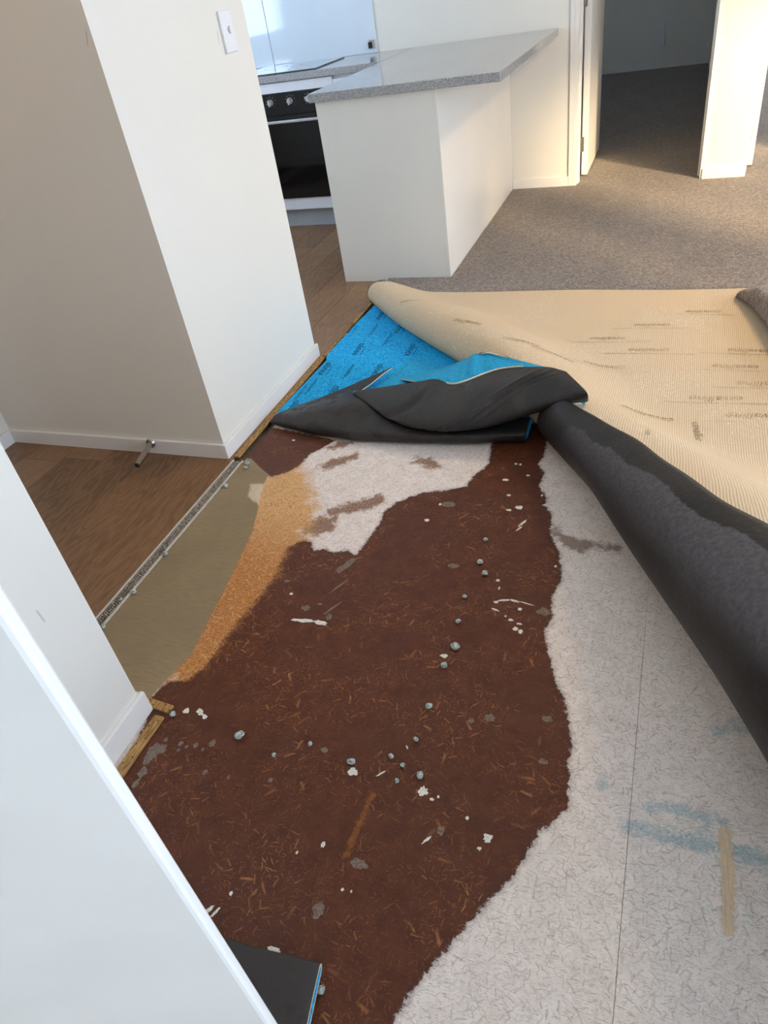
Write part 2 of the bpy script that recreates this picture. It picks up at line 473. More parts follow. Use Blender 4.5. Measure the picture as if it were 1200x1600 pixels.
def m_board():
    t = NT('stained_particleboard'); c = t.coord()
    wn = t.new('ShaderNodeTexNoise'); t.link(c, wn.inputs['Vector']); wn.inputs['Scale'].default_value = 45; wn.inputs['Detail'].default_value = 2
    cw = t.vmath('ADD', c, t.vmath('MULTIPLY', t.vmath('SUBTRACT', wn.outputs['Color'], (.5, .5, .5)), (.010, .010, 0)))
    st1, r1 = t.strands(cw, 62, 0.012, 0.0017, 0.75, 0.0)
    st2, r2 = t.strands(cw, 95, 0.008, 0.0012, 0.8, 5.1)
    st3, r3 = t.strands(cw, 30, 0.016, 0.0036, 0.4, 9.7)
    st4, r4 = t.strands(cw, 130, 0.006, 0.0010, 0.8, 13.3)
    n_f = t.noise(c, 180, 4, 0.7); n_m = t.noise(c, 24, 4, 0.6); n_l = t.noise(c, 4, 3, 0.6)
    edge = t.math('MULTIPLY', t.math('SUBTRACT', t.noise(c, 60, 6, 0.8), 0.5), 0.042)
    edge2 = t.math('MULTIPLY', t.math('SUBTRACT', t.noise(c, 30, 5, 0.75), 0.5), 0.10)
    # bare board: pinkish grey with pale and dark fibres
    bare = t.mix(t.ramp(n_m, 0.3, 0.7), srgb(231, 218, 208), srgb(245, 233, 224))
    bare = t.mix(t.math('MULTIPLY', t.ramp(n_f, 0.5, 0.75), 0.5), bare, srgb(190, 172, 160))
    fa = None; fb = None
    for i_, an in enumerate((0.2, 0.75, 1.35, 1.9, 2.5, 2.95)):
        mp = t.mapping(c, rot=(0, 0, an), scale=(62, 560, 1), loc=(i_ * 3.1, i_ * 1.7, 0))
        nz = t.noise(mp, 1.0, 1, 0.5)
        a_ = t.ramp(nz, 0.68, 0.73); b_ = t.ramp(nz, 0.32, 0.27)
        fa = a_ if fa is None else t.math('MAXIMUM', fa, a_)
        fb = b_ if fb is None else t.math('MAXIMUM', fb, b_)
    bare = t.mix(t.math('MULTIPLY', fb, 0.7), bare, srgb(150, 132, 122))
    bare = t.mix(t.math('MULTIPLY', fa, 0.9), bare, srgb(250, 242, 236))
    bare = t.mix(t.math('MULTIPLY', st4, 0.5), bare, srgb(240, 232, 224))
    bare = t.mix(t.math('MULTIPLY', st1, 0.45), bare, t.mix(r1, srgb(158, 138, 126), srgb(244, 236, 228)))
    bare = t.mix(t.math('MULTIPLY', st2, 0.5), bare, t.mix(r2, srgb(166, 146, 132), srgb(248, 240, 232)))
    st5, r5 = t.strands(cw, 75, 0.010, 0.0012, 0.8, 21.9)
    bare = t.mix(t.math('MULTIPLY', st5, 0.35), bare, t.mix(r5, srgb(150, 132, 122), srgb(250, 244, 238)))
    spot = t.ramp(t.noise(c, 16, 3, 0.7), 0.66, 0.74)
    bare = t.mix(t.math('MULTIPLY', spot, 0.5), bare, srgb(150, 120, 100))
    # wet brown stain with orange chips
    brn = t.mix(t.ramp(n_m, 0.3, 0.7), srgb(78, 36, 19), srgb(98, 50, 27))
    brn = t.mix(t.math('MULTIPLY', t.ramp(n_l, 0.35, 0.7), 0.5), brn, srgb(84, 48, 32))
    brn = t.mix(t.math('MULTIPLY', t.ramp(n_f, 0.55, 0.75), 0.35), brn, srgb(126, 80, 54))
    dens = t.ramp(t.noise(c, 7, 3, 0.6), 0.38, 0.62)
    chip = t.math('MULTIPLY', t.ramp(r1, 0.68, 0.73), st1)
    chip = t.math('MAXIMUM', chip, t.math('MULTIPLY', t.ramp(r3, 0.72, 0.76), st3))
    chip = t.math('MAXIMUM', chip, t.math('MULTIPLY', t.math('MULTIPLY', t.ramp(r4, 0.5, 0.55), st4), 0.7))
    flk = t.ramp(t.noise(t.mapping(cw, rot=(0, 0, .6), scale=(1, 2.2, 1)), 42, 5, 0.75), 0.645, 0.69)
    chip = t.math('MAXIMUM', chip, t.math('MULTIPLY', flk, 0.9))
    chip = t.math('MULTIPLY', chip, t.math('ADD', t.math('MULTIPLY', dens, 0.62), 0.06))
    brn = t.mix(t.math('MULTIPLY', fb, 0.35), brn, srgb(58, 28, 17))
    brn = t.mix(t.math('MULTIPLY', fa, t.math('ADD', t.math('MULTIPLY', dens, 0.3), 0.06)), brn, srgb(146, 98, 66))
    brn = t.mix(chip, brn, t.mix(r2, srgb(150, 90, 44), srgb(180, 126, 78)))
    # torn raw fibre, tan to orange
    tanf = t.mix(t.ramp(n_f, 0.3, 0.7), srgb(196, 140, 84), srgb(240, 198, 140))
    sepc = t.new('ShaderNodeSeparateXYZ'); t.link(c, sepc.inputs[0])
    up = t.ramp(sepc.outputs[1], 1.25, 1.6)
    tanf = t.mix(up, t.mix(t.ramp(n_f, 0.3, 0.7), srgb(160, 96, 44), srgb(212, 146, 80)), tanf)
    tanf = t.mix(t.math('MULTIPLY', fb, 0.45), tanf, srgb(128, 76, 36))
    tanf = t.mix(t.math('MULTIPLY', fa, 0.5), tanf, srgb(246, 204, 146))
    tanf = t.mix(t.math('MULTIPLY', st2, 0.45), tanf, t.mix(r2, srgb(140, 84, 40), srgb(250, 210, 156)))
    tanf = t.mix(t.math('MULTIPLY', st1, 0.6), tanf, t.mix(r1, srgb(134, 78, 38), srgb(240, 194, 134)))
    # smooth grey-brown levelling compound
    gry = t.mix(t.ramp(n_l, 0.3, 0.7), srgb(142, 124, 95), srgb(156, 137, 106))
    gry = t.mix(t.math('MULTIPLY', t.ramp(t.noise(t.mapping(c, rot=(0, 0, .5), scale=(1, 5, 1)), 30, 4), 0.4, 0.7), 0.3), gry, srgb(122, 106, 80))
    def mask(name, w=0.002, e=edge):
        return t.ramp(t.math('ADD', t.attr(name), e), -w, w)
    col = bare
    m_soil = mask('soil', 0.012, edge2)
    col = t.mix(t.math('MULTIPLY', m_soil, 0.75), col, srgb(112, 84, 58))
    m_sm = mask('smear', 0.012, edge2)
    col = t.mix(t.math('MULTIPLY', m_sm, t.ramp(n_f, 0.25, 0.6, 0.5, 0.95)), col, srgb(128, 84, 52))
    edge3 = t.math('MULTIPLY', t.math('SUBTRACT', t.noise(t.mapping(c, scale=(1, 1.6, 1)), 13, 6, 0.75), 0.5), 0.22)
    m_tan = t.math('MULTIPLY', t.ramp(t.math('ADD', t.attr('tan'), edge3), -0.045, 0.03), t.math('SUBTRACT', 1.0, t.math('MULTIPLY', fa, 0.25)))
    col = t.mix(m_tan, col, tanf)
    m_brn = mask('brown')
    col = t.mix(m_brn, col, brn)
    halo = t.math('MULTIPLY', t.ramp(t.math('ABSOLUTE', t.math('ADD', t.attr('brown'), edge)), 0.0, 0.012, 1, 0), 0.35)
    col = t.mix(halo, col, srgb(58, 32, 22))
    m_tan2 = t.math('MULTIPLY', t.ramp(t.math('ADD', t.attr('tan'), edge2), 0.015, 0.05), t.ramp(n_f, 0.4, 0.55))
    col = t.mix(t.math('MULTIPLY', m_tan2, 0.85), col, tanf)
    m_gry = mask('grey', 0.003, t.math('MULTIPLY', edge, 0.3))
    col = t.mix(m_gry, col, gry)
    m_pale = mask('pale', 0.006, edge)
    col = t.mix(t.math('MULTIPLY', m_pale, 0.8), col, srgb(222, 210, 184))
    m_bl = mask('chalk', 0.012, edge2)
    col = t.mix(t.math('MULTIPLY', m_bl, t.math('SUBTRACT', t.ramp(n_f, 0.3, 0.65, 0.3, 0.65), t.math('MULTIPLY', fa, 0.3))), col, srgb(104, 160, 172))
    m_go = mask('gouge', 0.002, edge)
    gcol = t.mix(t.noise(t.mapping(c, scale=(160, 8, 1)), 2, 3), srgb(196, 164, 128), srgb(248, 228, 196))
    col = t.mix(m_go, col, gcol)
    m_sc = t.math('MULTIPLY', mask('scrape', 0.003, edge), 0.85)
    scol = t.mix(t.noise(t.mapping(c, scale=(60, 20, 1)), 3, 3), srgb(84, 44, 20), srgb(170, 106, 44))
    col = t.mix(m_sc, col, scol)
    hgt = t.math('ADD', t.math('MULTIPLY', st1, 0.35), t.math('ADD', t.math('MULTIPLY', st2, 0.3), t.math('MULTIPLY', n_f, 0.5)))
    hgt = t.math('MULTIPLY', hgt, t.ramp(m_gry, 0, 1, 1.0, 0.15))
    hgt = t.math('SUBTRACT', hgt, t.math('MULTIPLY', m_go, 1.0))
    t.bump(hgt, 0.5, 0.0025)
    rough = t.ramp(m_brn, 0, 1, 0.72, 0.5)
    return t.out(col, rough, 0.35)
M['board'] = m_board()

# ================================================================== STRUCTURE
# ---- sub-floor of particleboard: slab with two sheets on it
SEAM = 0.029
floor = MB().box(-3.7, RX + .1, RY - .1, 10.2, -0.06, -0.019).build('floor', M['grey_paint'])
struct(floor, 'timber sub-floor under the whole flat, bare where the carpet is pulled back', 'floor')

def sheet(x0, x1, y0, y1, res):
    # fine grid inside the visible zone
    xs = np.linspace(x0, x1, max(2, int(round((x1 - x0) / res)) + 1))
    ys = np.linspace(y0, y1, int(round((y1 - y0) / res)) + 1)
    nx, ny = len(xs), len(ys)
    gx, gy = np.meshgrid(xs, ys)
    pts = np.stack([gx.ravel(), gy.ravel()], 1)
    v = np.concatenate([pts, np.zeros((len(pts), 1))], 1)
    # chamfered long edges so the joint reads as a groove
    idx = np.arange(nx * ny).reshape(ny, nx)
    q = np.stack([idx[:-1, :-1], idx[:-1, 1:], idx[1:, 1:], idx[1:, :-1]], -1).reshape(-1, 4)
    verts = v.tolist(); faces = q.tolist()
    # skirt down to the slab
    ring = list(idx[0, :]) + list(idx[1:, -1]) + list(idx[-1, -2::-1]) + list(idx[-2:0:-1, 0])
    b = len(verts)
    verts += [(verts[i][0], verts[i][1], -0.019) for i in ring]
    n = len(ring)
    for k in range(n):
        j = (k + 1) % n
        faces.append([int(ring[j]), int(ring[k]), b + k, b + j])
    me = bpy.data.meshes.new('particleboard_sheet')
    me.from_pydata(verts, [], faces)
    me.materials.append(M['board'])
    allp = np.array([p[:2] for p in verts])
    def put(name, arr):
        a = me.attributes.new(name, 'FLOAT', 'POINT'); a.data.foreach_set('value', np.clip(arr, -0.2, 0.2).astype(np.float32))
    put('brown', np.maximum(sdf_poly(BROWN, allp), sdf_poly(BROWN2, allp)))
    put('grey', sdf_poly(GREY, allp))
    put('tan', sdf_poly(TAN, allp))
    put('pale', np.max([sdf_poly(p, allp) for p in PALE], 0))
    put('smear', np.max([sdf_poly(p, allp) for p in SMEAR], 0))
    put('soil', np.max([sdf_poly(p, allp) for p in SOIL], 0))
    put('chalk', np.max([sdf_seg(a, b_, r, allp) for a, b_, r in BLUE_L], 0))
    put('gouge', np.max([sdf_seg(a, b_, r, allp) for a, b_, r in GOUGE], 0))
    put('scrape', np.max([sdf_seg(a, b_, r, allp) for a, b_, r in SCRAPE], 0))
    o = bpy.data.objects.new('particleboard_sheet', me)
    COL.objects.link(o); o.parent = floor
    return o

board_a = sheet(-1.358, SEAM - 0.0004, 0.02, 2.42, 0.006)
board_b = sheet(SEAM + 0.0004, 1.23, 0.02, 2.42, 0.009)
board_c = sheet(-1.358, 1.23, 2.4216, 3.6, 0.05)
board_d = sheet(-1.02, 1.23, RY, 0.0184, 0.05)
board_e = sheet(1.2318, RX, RY, 3.6, 0.06)

# ---- vinyl plank floor (hall and kitchen)
vbase = MB().box(-3.6, -1.402, -1.2, 5.2, -0.019, -0.002).build('floor', M['trim_dirt'])
struct(vbase, 'brown wood-look vinyl plank floor of the hall and kitchen', 'floor')
PW, PL = 0.178, 1.22
def planks():
    x = -1.404
    k = 0
    rnd = random.Random(3)
    meshes = {}
    while x > -3.5:
        x0 = max(x - PW, -3.6)
        y = -1.2 - rnd.random() * PL
        while y < 5.2:
            a = max(y, -1.2); b = min(y + PL, 5.19)
            if b - a > 0.05 and not (x < -2.46 and a < 1.8) and not (b < 0.1) and not (x < -2.65 and b < 3.6) and not (a > 1.86 and b < 2.6):
                key = (round(b - a, 3), round(x - x0, 3))
                if key not in meshes:
                    w = x - x0 - 0.0012; l = b - a - 0.0012
                    mb = MB(); c = 0.0008
                    lo = [(0, 0, -0.002), (w, 0, -0.002), (w, l, -0.002), (0, l, -0.002)]
                    mid = [(0, 0, 0.0022), (w, 0, 0.0022), (w, l, 0.0022), (0, l, 0.0022)]
                    hi = [(c, c, 0.003), (w - c, c, 0.003), (w - c, l - c, 0.003), (c, l - c, 0.003)]
                    mb.v = lo + mid + hi
                    for base in (0, 4):
                        for i in range(4):
                            j = (i + 1) % 4
                            mb.f.append((base + i, base + j, base + 4 + j, base + 4 + i))
                    mb.f.append((8, 9, 10, 11)); mb.m = [0] * len(mb.f)
                    meshes[key] = mb.mesh('plank', M['plank'])
                o = bpy.data.objects.new('plank', meshes[key])
                COL.objects.link(o); o.parent = vbase; o.location = (x0, a, 0)
            y += PL
        x -= PW
planks()

# ---- walls
BBH, BBT = 0.06, 0.012
def baseboard(name, x0, x1, y0, y1, label, z0=0.0):
    o = MB().box(x0, x1, y0, y1, z0, z0 + BBH).build(name, M['gloss'], bevel=0.003)
    return struct(o, label, 'baseboard')

# block of wall between hall and kitchen
BX, BY0, BY1 = -1.432, 1.812, 2.632
struct(MB().box(-2.45, BX, BY0, BY1, 0, CEIL).build('wall_left', M['wall']), 'square block of white wall between hall and kitchen with the light switch', 'wall')
baseboard('baseboard_left', BX, BX + BBT, BY0 - BBT, BY1 + BBT, 'white baseboard along the bright side of the wall block')
baseboard('baseboard_hall', -2.45, BX, BY0 - BBT, BY0, 'white baseboard in shade below the hall wall with the door stop')
# hall side wall
struct(MB().box(-2.56, -2.45, -1.2, BY1, 0, CEIL).build('wall_hall', M['wall']), 'white side wall at the far left end of the hall', 'wall')
baseboard('baseboard_far', -2.45, -2.45 + BBT, -1.2, BY0 - BBT, 'white baseboard at the far left end of the hall')
# near wall on the left
NX, NY = -1.062, 0.757
struct(MB().box(-1.165, NX, RY, NY, 0, CEIL).build('wall_near', M['wall']), 'white end of wall beside the foreground door', 'wall')
bbn = MB()
bbn.box(NX, NX + BBT, RY, NY + BBT, 0, 0.066)
struct(bbn.build('baseboard_near', M['gloss'], bevel=0.003), 'white baseboard on the wall end beside the foreground door', 'baseboard')
baseboard('baseboard_end', -1.165, NX, NY, NY + BBT, 'white baseboard round the hall side of the near wall end')
struct(MB().box(-2.45, -1.165, -1.2, -1.1, 0, CEIL).build('wall_hall_end', M['wall']), 'white wall closing the hall behind the foreground', 'wall')

# back wall with two doorways
WY = 5.195
DOOR_H = 2.0
bw = MB().box(-3.7, -0.655, WY, WY + .12, 0, CEIL)
struct(bw.build('wall_back', M['wall']), 'white back wall behind the peninsula and the cooktop', 'wall')
struct(MB().box(-0.655, 3.4, WY, WY + .12, DOOR_H, CEIL).build('wall_above_doors', M['wall']), 'white wall above the two bedroom doorways', 'wall')
baseboard('baseboard_back', -1.05, -0.681, WY - BBT, WY, 'white baseboard on the short sunlit wall right of the peninsula', 0.018)
SY = 5.165
struct(MB().box(0.155, 0.375, SY, WY + .12, 0, CEIL).build('wall_stub', M['wall']), 'narrow sunlit wall pier between the two bedroom doorways', 'wall')
baseboard('baseboard_stub', 0.140, 0.386, SY - BBT, SY, 'white baseboard at the foot of the narrow wall pier', 0.018)
struct(MB().box(1.22, RX, WY, WY + .12, 0, CEIL).build('wall_back_right', M['wall']), 'white wall right of the bedroom doorways', 'wall')
# bedrooms behind
struct(MB().box(0.21, 0.31, WY + .12, 10.1, 0, CEIL).build('wall_partition', M['wall']), 'white partition between the two bedrooms', 'wall')
struct(MB().box(-3.0, RX, 10.05, 10.15, 0, CEIL).build('wall_bedroom', M['wall']), 'far wall of the dark bedroom seen through the open door', 'wall')
baseboard('baseboard_bedroom', -3.0, 0.21, 10.05 - BBT, 10.05, 'white baseboard on the far wall of the dark bedroom', 0.018)
baseboard('baseboard_bedroom_right', 0.31, RX, 10.05 - BBT, 10.05, 'white baseboard on the far wall of the sunny bedroom', 0.018)
WIN_DARK = (7.6, 8.1, 1.0, 2.0)
mbw = MB()
for (p_, q_, s_, e_) in ((WY + .12, 7.6, 0, CEIL), (8.1, 10.15, 0, CEIL), (7.6, 8.1, 0, 1.0), (7.6, 8.1, 2.0, CEIL)):
    mbw.box(-3.1, -3.0, p_, q_, s_, e_)
struct(mbw.build('wall_bedroom_left', M['wall']), 'side wall of the dark bedroom with a narrow window', 'wall')
# right wall with windows, rear wall with slider, kitchen side wall
def wall_with_hole(name, axis, c0, c1, a0, a1, hole, label):
    mb = MB(); h0, h1, z0, z1 = hole
    for (p, q, s, e) in ((a0, h0, 0, CEIL), (h1, a1, 0, CEIL), (h0, h1, 0, z0), (h0, h1, z1, CEIL)):
        if q - p < 1e-4 or e - s < 1e-4: continue
        if axis == 'x': mb.box(c0, c1, p, q, s, e)
        else: mb.box(p, q, c0, c1, s, e)
    return struct(mb.build(name, M['wall']), label, 'wall')
def window(name, axis, c, hole, n, label):
    h0, h1, z0, z1 = hole; mb = MB(); t = 0.035
    def bar(p, q, s, e):
        if axis == 'x': mb.box(c - .03, c + .03, p, q, s, e)
        else: mb.box(p, q, c - .03, c + .03, s, e)
    bar(h0, h1, z0, z0 + t); bar(h0, h1, z1 - t, z1)
    for i in range(n + 1):
        x = h0 + (h1 - h0) * i / n
        bar(max(h0, x - t / 2), min(h1, x + t / 2), z0 + t, z1 - t)
    return struct(mb.build(name, M['alu']), label, 'window')
wall_with_hole('wall_right', 'x', RX, RX + .1, 0.51, WY, WIN_RIGHT, 'white outer wall with the living room window')
wall_with_hole('wall_right_near', 'x', RX, RX + .1, RY - .1, 0.51, WIN_SLIDE, 'white outer wall with the glazed slider')
struct(MB().box(RX + .1, 5.5, RY - .15, RY, -.06, 3.1).build('wall_sun_block', M['wall']), 'unseen outer wall added to keep the sun off the slider', 'wall')  # added outdoors, out of view, to block direct sun from the slider
window('window_1', 'x', RX + .05, WIN_RIGHT, 3, 'aluminium living room window in the outer wall')
wall_with_hole('wall_right_bedroom', 'x', RX, RX + .1, WY, 10.15, WIN_BED, 'white outer wall of the sunny bedroom')
window('window_2', 'x', RX + .05, WIN_BED, 2, 'aluminium window of the sunny bedroom')
struct(MB().box(-1.165, RX, RY - .1, RY, 0, CEIL).build('wall_rear', M['wall']), 'plain white wall behind the viewer', 'wall')
window('window_3', 'x', RX + .05, WIN_SLIDE, 2, 'aluminium glazed slider beside the viewer')
wall_with_hole('wall_kitchen', 'x', -3.7, -3.6, BY1, WY, WIN_KIT, 'white kitchen side wall with a window over the bench')
window('window_4', 'x', -3.65, WIN_KIT, 2, 'aluminium kitchen window')
struct(MB().box(-3.7, -2.45, BY1 - .1, BY1, 0, CEIL).build('wall_kitchen_end', M['wall']), 'white wall closing the kitchen beside the hall', 'wall')
struct(MB().box(-3.7, RX + .1, RY - .1, 10.15, CEIL, CEIL + .08).build('ceiling', M['ceiling']), 'flat white ceiling above the rooms', 'ceiling')

# ---- door frames and doors at the back
tr = MB()
tr.box(-0.655, -0.630, WY - .012, WY + .135, 0.001, DOOR_H)
tr.box(-0.630, -0.618, WY + .045, WY + .095, 0.001, DOOR_H)
tr.box(-0.680, -0.655, WY - .012, WY, 0.001, DOOR_H)
struct(tr.build('trim_1', M['gloss'], bevel=0.002), 'white door jamb at the end of the sunlit wall', 'door frame')
tr2 = MB()
tr2.box(0.128, 0.155, SY - .002, WY + .135, 0.001, DOOR_H)
tr2.box(0.116, 0.128, WY + .035, WY + .085, 0.001, DOOR_H)
struct(tr2.build('trim_2', M['gloss'], bevel=0.002), 'shaded white door jamb on the left of the wall pier', 'door frame')
tr3 = MB()
tr3.box(0.375, 0.392, SY + .05, WY + .135, 0.03, DOOR_H)
struct(tr3.build('trim_3', M['gloss'], bevel=0.002), 'sunlit white door jamb on the right of the wall pier', 'door frame')

def open_door(name, x0, x1, y0, y1, label, hz, hx):
    d = MB().box(x0, x1, y0, y1, 0.032, DOOR_H - .01).build(name, M['gloss'], bevel=0.002)
    struct(d, label, 'door')
    for z in hz:
        h = MB(); h.box(hx, hx + .016, y0 - .003, y0 + .001, z - .045, z + .045)
        h.tube((hx - .001, y0 - .006, z - .045), (hx - .001, y0 - .006, z + .045), .005, n=10)
        for k in (-.03, 0, .03):
            h.tube((hx + .009, y0 - .0045, z + k), (hx + .009, y0 - .003, z + k), .003, n=8)
        h.build('hinge', M['hinge'], d)
    return d
open_door('door_1', -0.622, -0.582, 5.40, 6.16, 'white door standing open into the dark bedroom', (0.222, 1.03), -0.624)
open_door('door_2', 0.394, 0.434, 5.37, 6.13, 'sunlit white door edge hinged on the right of the wall pier', (0.213, 1.03), 0.390)

# ---- foreground door, close to the camera on the left
E0 = fl(545, 1792, 0.0)
dirx = Vector((-0.93, -0.37, 0)).normalized()
fd = empty('door_3', (E0.x, E0.y, 0))
struct(fd, 'pale blue-grey door standing open in the near left foreground', 'door')
mb = MB(); n_ = Vector((dirx.y, -dirx.x, 0))      # towards the hidden side
n_ = -n_ if n_.dot(Vector((1, -1, 0))) > 0 else n_
T = 0.014
def dq(u, v, z): p = dirx * u + n_ * v; return (p.x, p.y, z)
prof = [(0.004, 0.0), (0.0012, 0.0012), (0.0, 0.004), (0.0, T - .004), (0.0012, T - .0012), (0.004, T), (0.72, T), (0.72, 0.0)]
mb.prism([dq(u, v, 0)[:2] for u, v in prof], 0.03, 2.0)
slab = mb.build('door_slab', M['gloss']); slab.parent = fd
bm = bmesh.new(); bm.from_mesh(slab.data); bmesh.ops.recalc_face_normals(bm, faces=bm.faces[:]); bm.to_mesh(slab.data); bm.free()

# ---- metal edge strip between vinyl and board
SX0, SX1 = -1.402, -1.358
st = MB()
st.box(SX0, SX0 + .006, 0.5, 1.797, 0.0, 0.0055)
st.box(SX1 - .006, SX1, 0.5, 1.797, 0.0, 0.0055)
strip = st.build('trim_4', M['trim_white'], bevel=0.0015)
struct(strip, 'toothed metal edge strip between vinyl planks and bare board', 'edge strip')
MB().box(SX0 + .006, SX1 - .006, 0.5, 1.797, -0.004, 0.0012).build('channel', M['trim_dirt'], strip)
tm = MB(); rnd = random.Random(5)
y = 0.9
while y < 1.79:
    for xx, dx in ((SX0 + .012, .0), (SX0 + .022, .0035), (SX0 + .032, .0)):
        yy = y + dx + rnd.uniform(-.0008, .0008)
        b = len(tm.v)
        w = .0032
        tm.v += [(xx - w, yy - .0018, .001), (xx + w, yy - .0018, .001), (xx + w, yy + .0018, .001), (xx - w, yy + .0018, .001), (xx + rnd.uniform(-.002, .003), yy + .002, .0075)]
        for f in ((0, 1, 4), (1, 2, 4), (2, 3, 4), (3, 0, 4)):
            tm.f.append(tuple(b + i for i in f)); tm.m.append(0)
    y += .0075
teeth = tm.build('teeth', M['teeth'], strip); teeth['kind'] = 'stuff'

# ================================================================== CARPET AND UNDERLAY
def smooth_rows(ctrl, n):
    """Catmull-Rom through control points (list of tuples) -> n samples"""
    P = np.array(ctrl, float); k = len(P)
    out = []
    for i in range(n):
        s = i / (n - 1) * (k - 1); j = min(int(s), k - 2); t = s - j
        p0 = P[max(j - 1, 0)] if j > 0 else 2 * P[0] - P[1]
        p1 = P[j]; p2 = P[j + 1]
        p3 = P[j + 2] if j + 2 < k else 2 * P[-1] - P[-2]
        out.append(0.5 * ((2 * p1) + (-p0 + p2) * t + (2 * p0 - 5 * p1 + 4 * p2 - p3) * t * t + (-p0 + 3 * p1 - 3 * p2 + p3) * t ** 3))
    return np.array(out)

def loft(rows, nu, nv):
    """rows: list of lists of 3D points -> grid nv x nu"""
    a = np.array([smooth_rows([tuple(p) for p in r], nu) for r in rows])
    g = np.zeros((nv, nu, 3))
    for u in range(nu):
        g[:, u] = smooth_rows([tuple(p) for p in a[:, u]], nv)
    return g

def grid_obj(name, g, mats, parent=None, thick=0.0, offset=-1.0, mo=0, rim=0, flip=False):
    nv, nu = g.shape[:2]
    idx = np.arange(nv * nu).reshape(nv, nu)
    q = np.stack([idx[:-1, :-1], idx[:-1, 1:], idx[1:, 1:], idx[1:, :-1]], -1).reshape(-1, 4)
    if flip: q = q[:, ::-1]
    me = bpy.data.meshes.new(name)
    me.from_pydata(g.reshape(-1, 3).tolist(), [], q.tolist())
    for m in (mats if isinstance(mats, (list, tuple)) else [mats]): me.materials.append(m)
    me.polygons.foreach_set('use_smooth', [True] * len(q))
    o = bpy.data.objects.new(name, me)
    COL.objects.link(o)
    if parent is not None: o.parent = parent
    if thick:
        md = o.modifiers.new('thickness', 'SOLIDIFY'); md.thickness = thick; md.offset = offset
        md.material_offset = mo; md.material_offset_rim = rim; md.use_even_offset = False
    return o

# fold line: front-most points of the roll (pixel survey) with their radius
FOLD = [(fl(575, 462, .055), .055), (fl(612, 492, .065), .066), (fl(655, 521, .07), .082), (fl(735, 571, .07), .09), (fl(800, 618, .07), .085), (fl(858, 676, .08), .082),
        (fl(945, 783, .105), .115), (fl(1075, 963, .16), .165), (fl(1200, 1148, .19), .20)]
fp = [(p.x, p.y, r) for p, r in FOLD]
dx_, dy_ = fp[-1][0] - fp[-2][0], fp[-1][1] - fp[-2][1]
fp.append((fp[-1][0] + dx_ * 1.6, fp[-1][1] + dy_ * 1.6, .215))
fp.append((fp[-1][0] + dx_ * 4.5, fp[-1][1] + dy_ * 4.5, .225))
NS = 220
FC = smooth_rows(fp, NS)
tang = np.gradient(FC[:, :2], axis=0)
for _ in range(12):
    tang[1:-1] = (tang[:-2] + tang[1:-1] * 2 + tang[2:]) / 4
tang /= np.linalg.norm(tang, axis=1)[:, None]
NRM = np.stack([-tang[:, 1], tang[:, 0]], 1)
BACKY = 3.29
FLOORC = 0.02     # carpet top on the floor (underlay + pile)
rndf = np.random.RandomState(4)

def flap_grid():
    rows = []
    for i in range(NS):
        f = FC[i]; n = NRM[i]; r = f[2]
        u_end = (BACKY - f[1]) / max(n[1], .05)
        xmax = 2.3
        u_end = min(u_end, (xmax - f[0]) / n[0])
        u_end = max(u_end, r * 1.02 + 0.012)
        prof = []
        for k in range(26):
            a = math.pi * (0.02 + 0.98 * k / 25)
            prof.append((r - r * math.sin(a), r - r * math.cos(a)))
        w = max(0.0, u_end - r)
        h0 = FLOORC + 0.016
        for k in range(1, 71):
            u = r + w * k / 70
            q = min(1.0, (u - r) / (r * 4.2)); sm = q * q * (3 - 2 * q)
            z = h0 + (2 * r - h0) * (1 - sm)
            prof.append((u, z))
        pts = []
        for (u, z) in prof:
            x = f[0] + n[0] * u; y = f[1] + n[1] * u
            # gentle waves of the stiff backing
            z2 = z + 0.004 * math.sin(x * 7 + 1.3) * math.sin(y * 5) * min(1, max(0, (u - r) / .2)) if u > r else z
            # raised corner on the right
            pts.append((x, y, max(z2, 0.012)))
        rows.append(pts)
    return np.array(rows)       # NS x 96 x 3
FG = flap_grid()
carpet = empty('carpet', (0.6, 4.2, 0))
tag(carpet, 'grey-brown cut pile carpet with a big beige-backed flap folded back', 'carpet')
# pile lying on the floor
LEFTX = -1.395
pl = []
step = 6
side = [(FC[i, 0] + NRM[i, 0] * FC[i, 2] * 1.0, FC[i, 1] + NRM[i, 1] * FC[i, 2] * 1.0) for i in range(0, NS, step)]
ring = [(LEFTX, 3.535), (LEFTX, side[0][1] + .02)] + [s for s in side if s[1] > RY + .02 and s[0] < RX - .02]
last = ring[-1]
ring += [(RX - .003, last[1]), (RX - .003, WY - .016), (1.21, WY - .016), (1.21, 10.03), (0.315, 10.03), (0.315, 5.32), (0.39, 5.32), (0.39, SY - .016), (0.125, SY - .016),
         (0.125, 5.33), (0.205, 5.33), (0.205, 10.03), (-2.98, 10.03), (-2.98, 5.33), (-0.62, 5.33), (-0.62, WY - .016), (-1.048, WY - .016), (-1.048, 3.535)]
cm = MB().prism(list(reversed(ring)) if False else ring, 0.001, FLOORC)
cp = cm.build('pile', M['carpet'])
bm = bmesh.new(); bm.from_mesh(cp.data); bmesh.ops.recalc_face_normals(bm, faces=bm.faces[:]); bmesh.ops.triangulate(bm, faces=[f for f in bm.faces if len(f.verts) > 4]); bm.to_mesh(cp.data); bm.free()
attach(cp, carpet)
flap = grid_obj('folded_flap', FG, [M['backing'], M['carpet']], thick=0.010, offset=-1.0, mo=1, rim=1)
flap['label'] = 'beige woven backing of the folded carpet flap'
attach(flap, carpet)
bm = bmesh.new(); bm.from_mesh(flap.data); bm.normal_update()
up = sum(f.normal.z for f in bm.faces if f.calc_center_median().y > 2.9)
if up < 0:
    bmesh.ops.reverse_faces(bm, faces=bm.faces[:])
bm.to_mesh(flap.data)
FLAP_BVH = BVHTree.FromBMesh(bm)
bm.free()

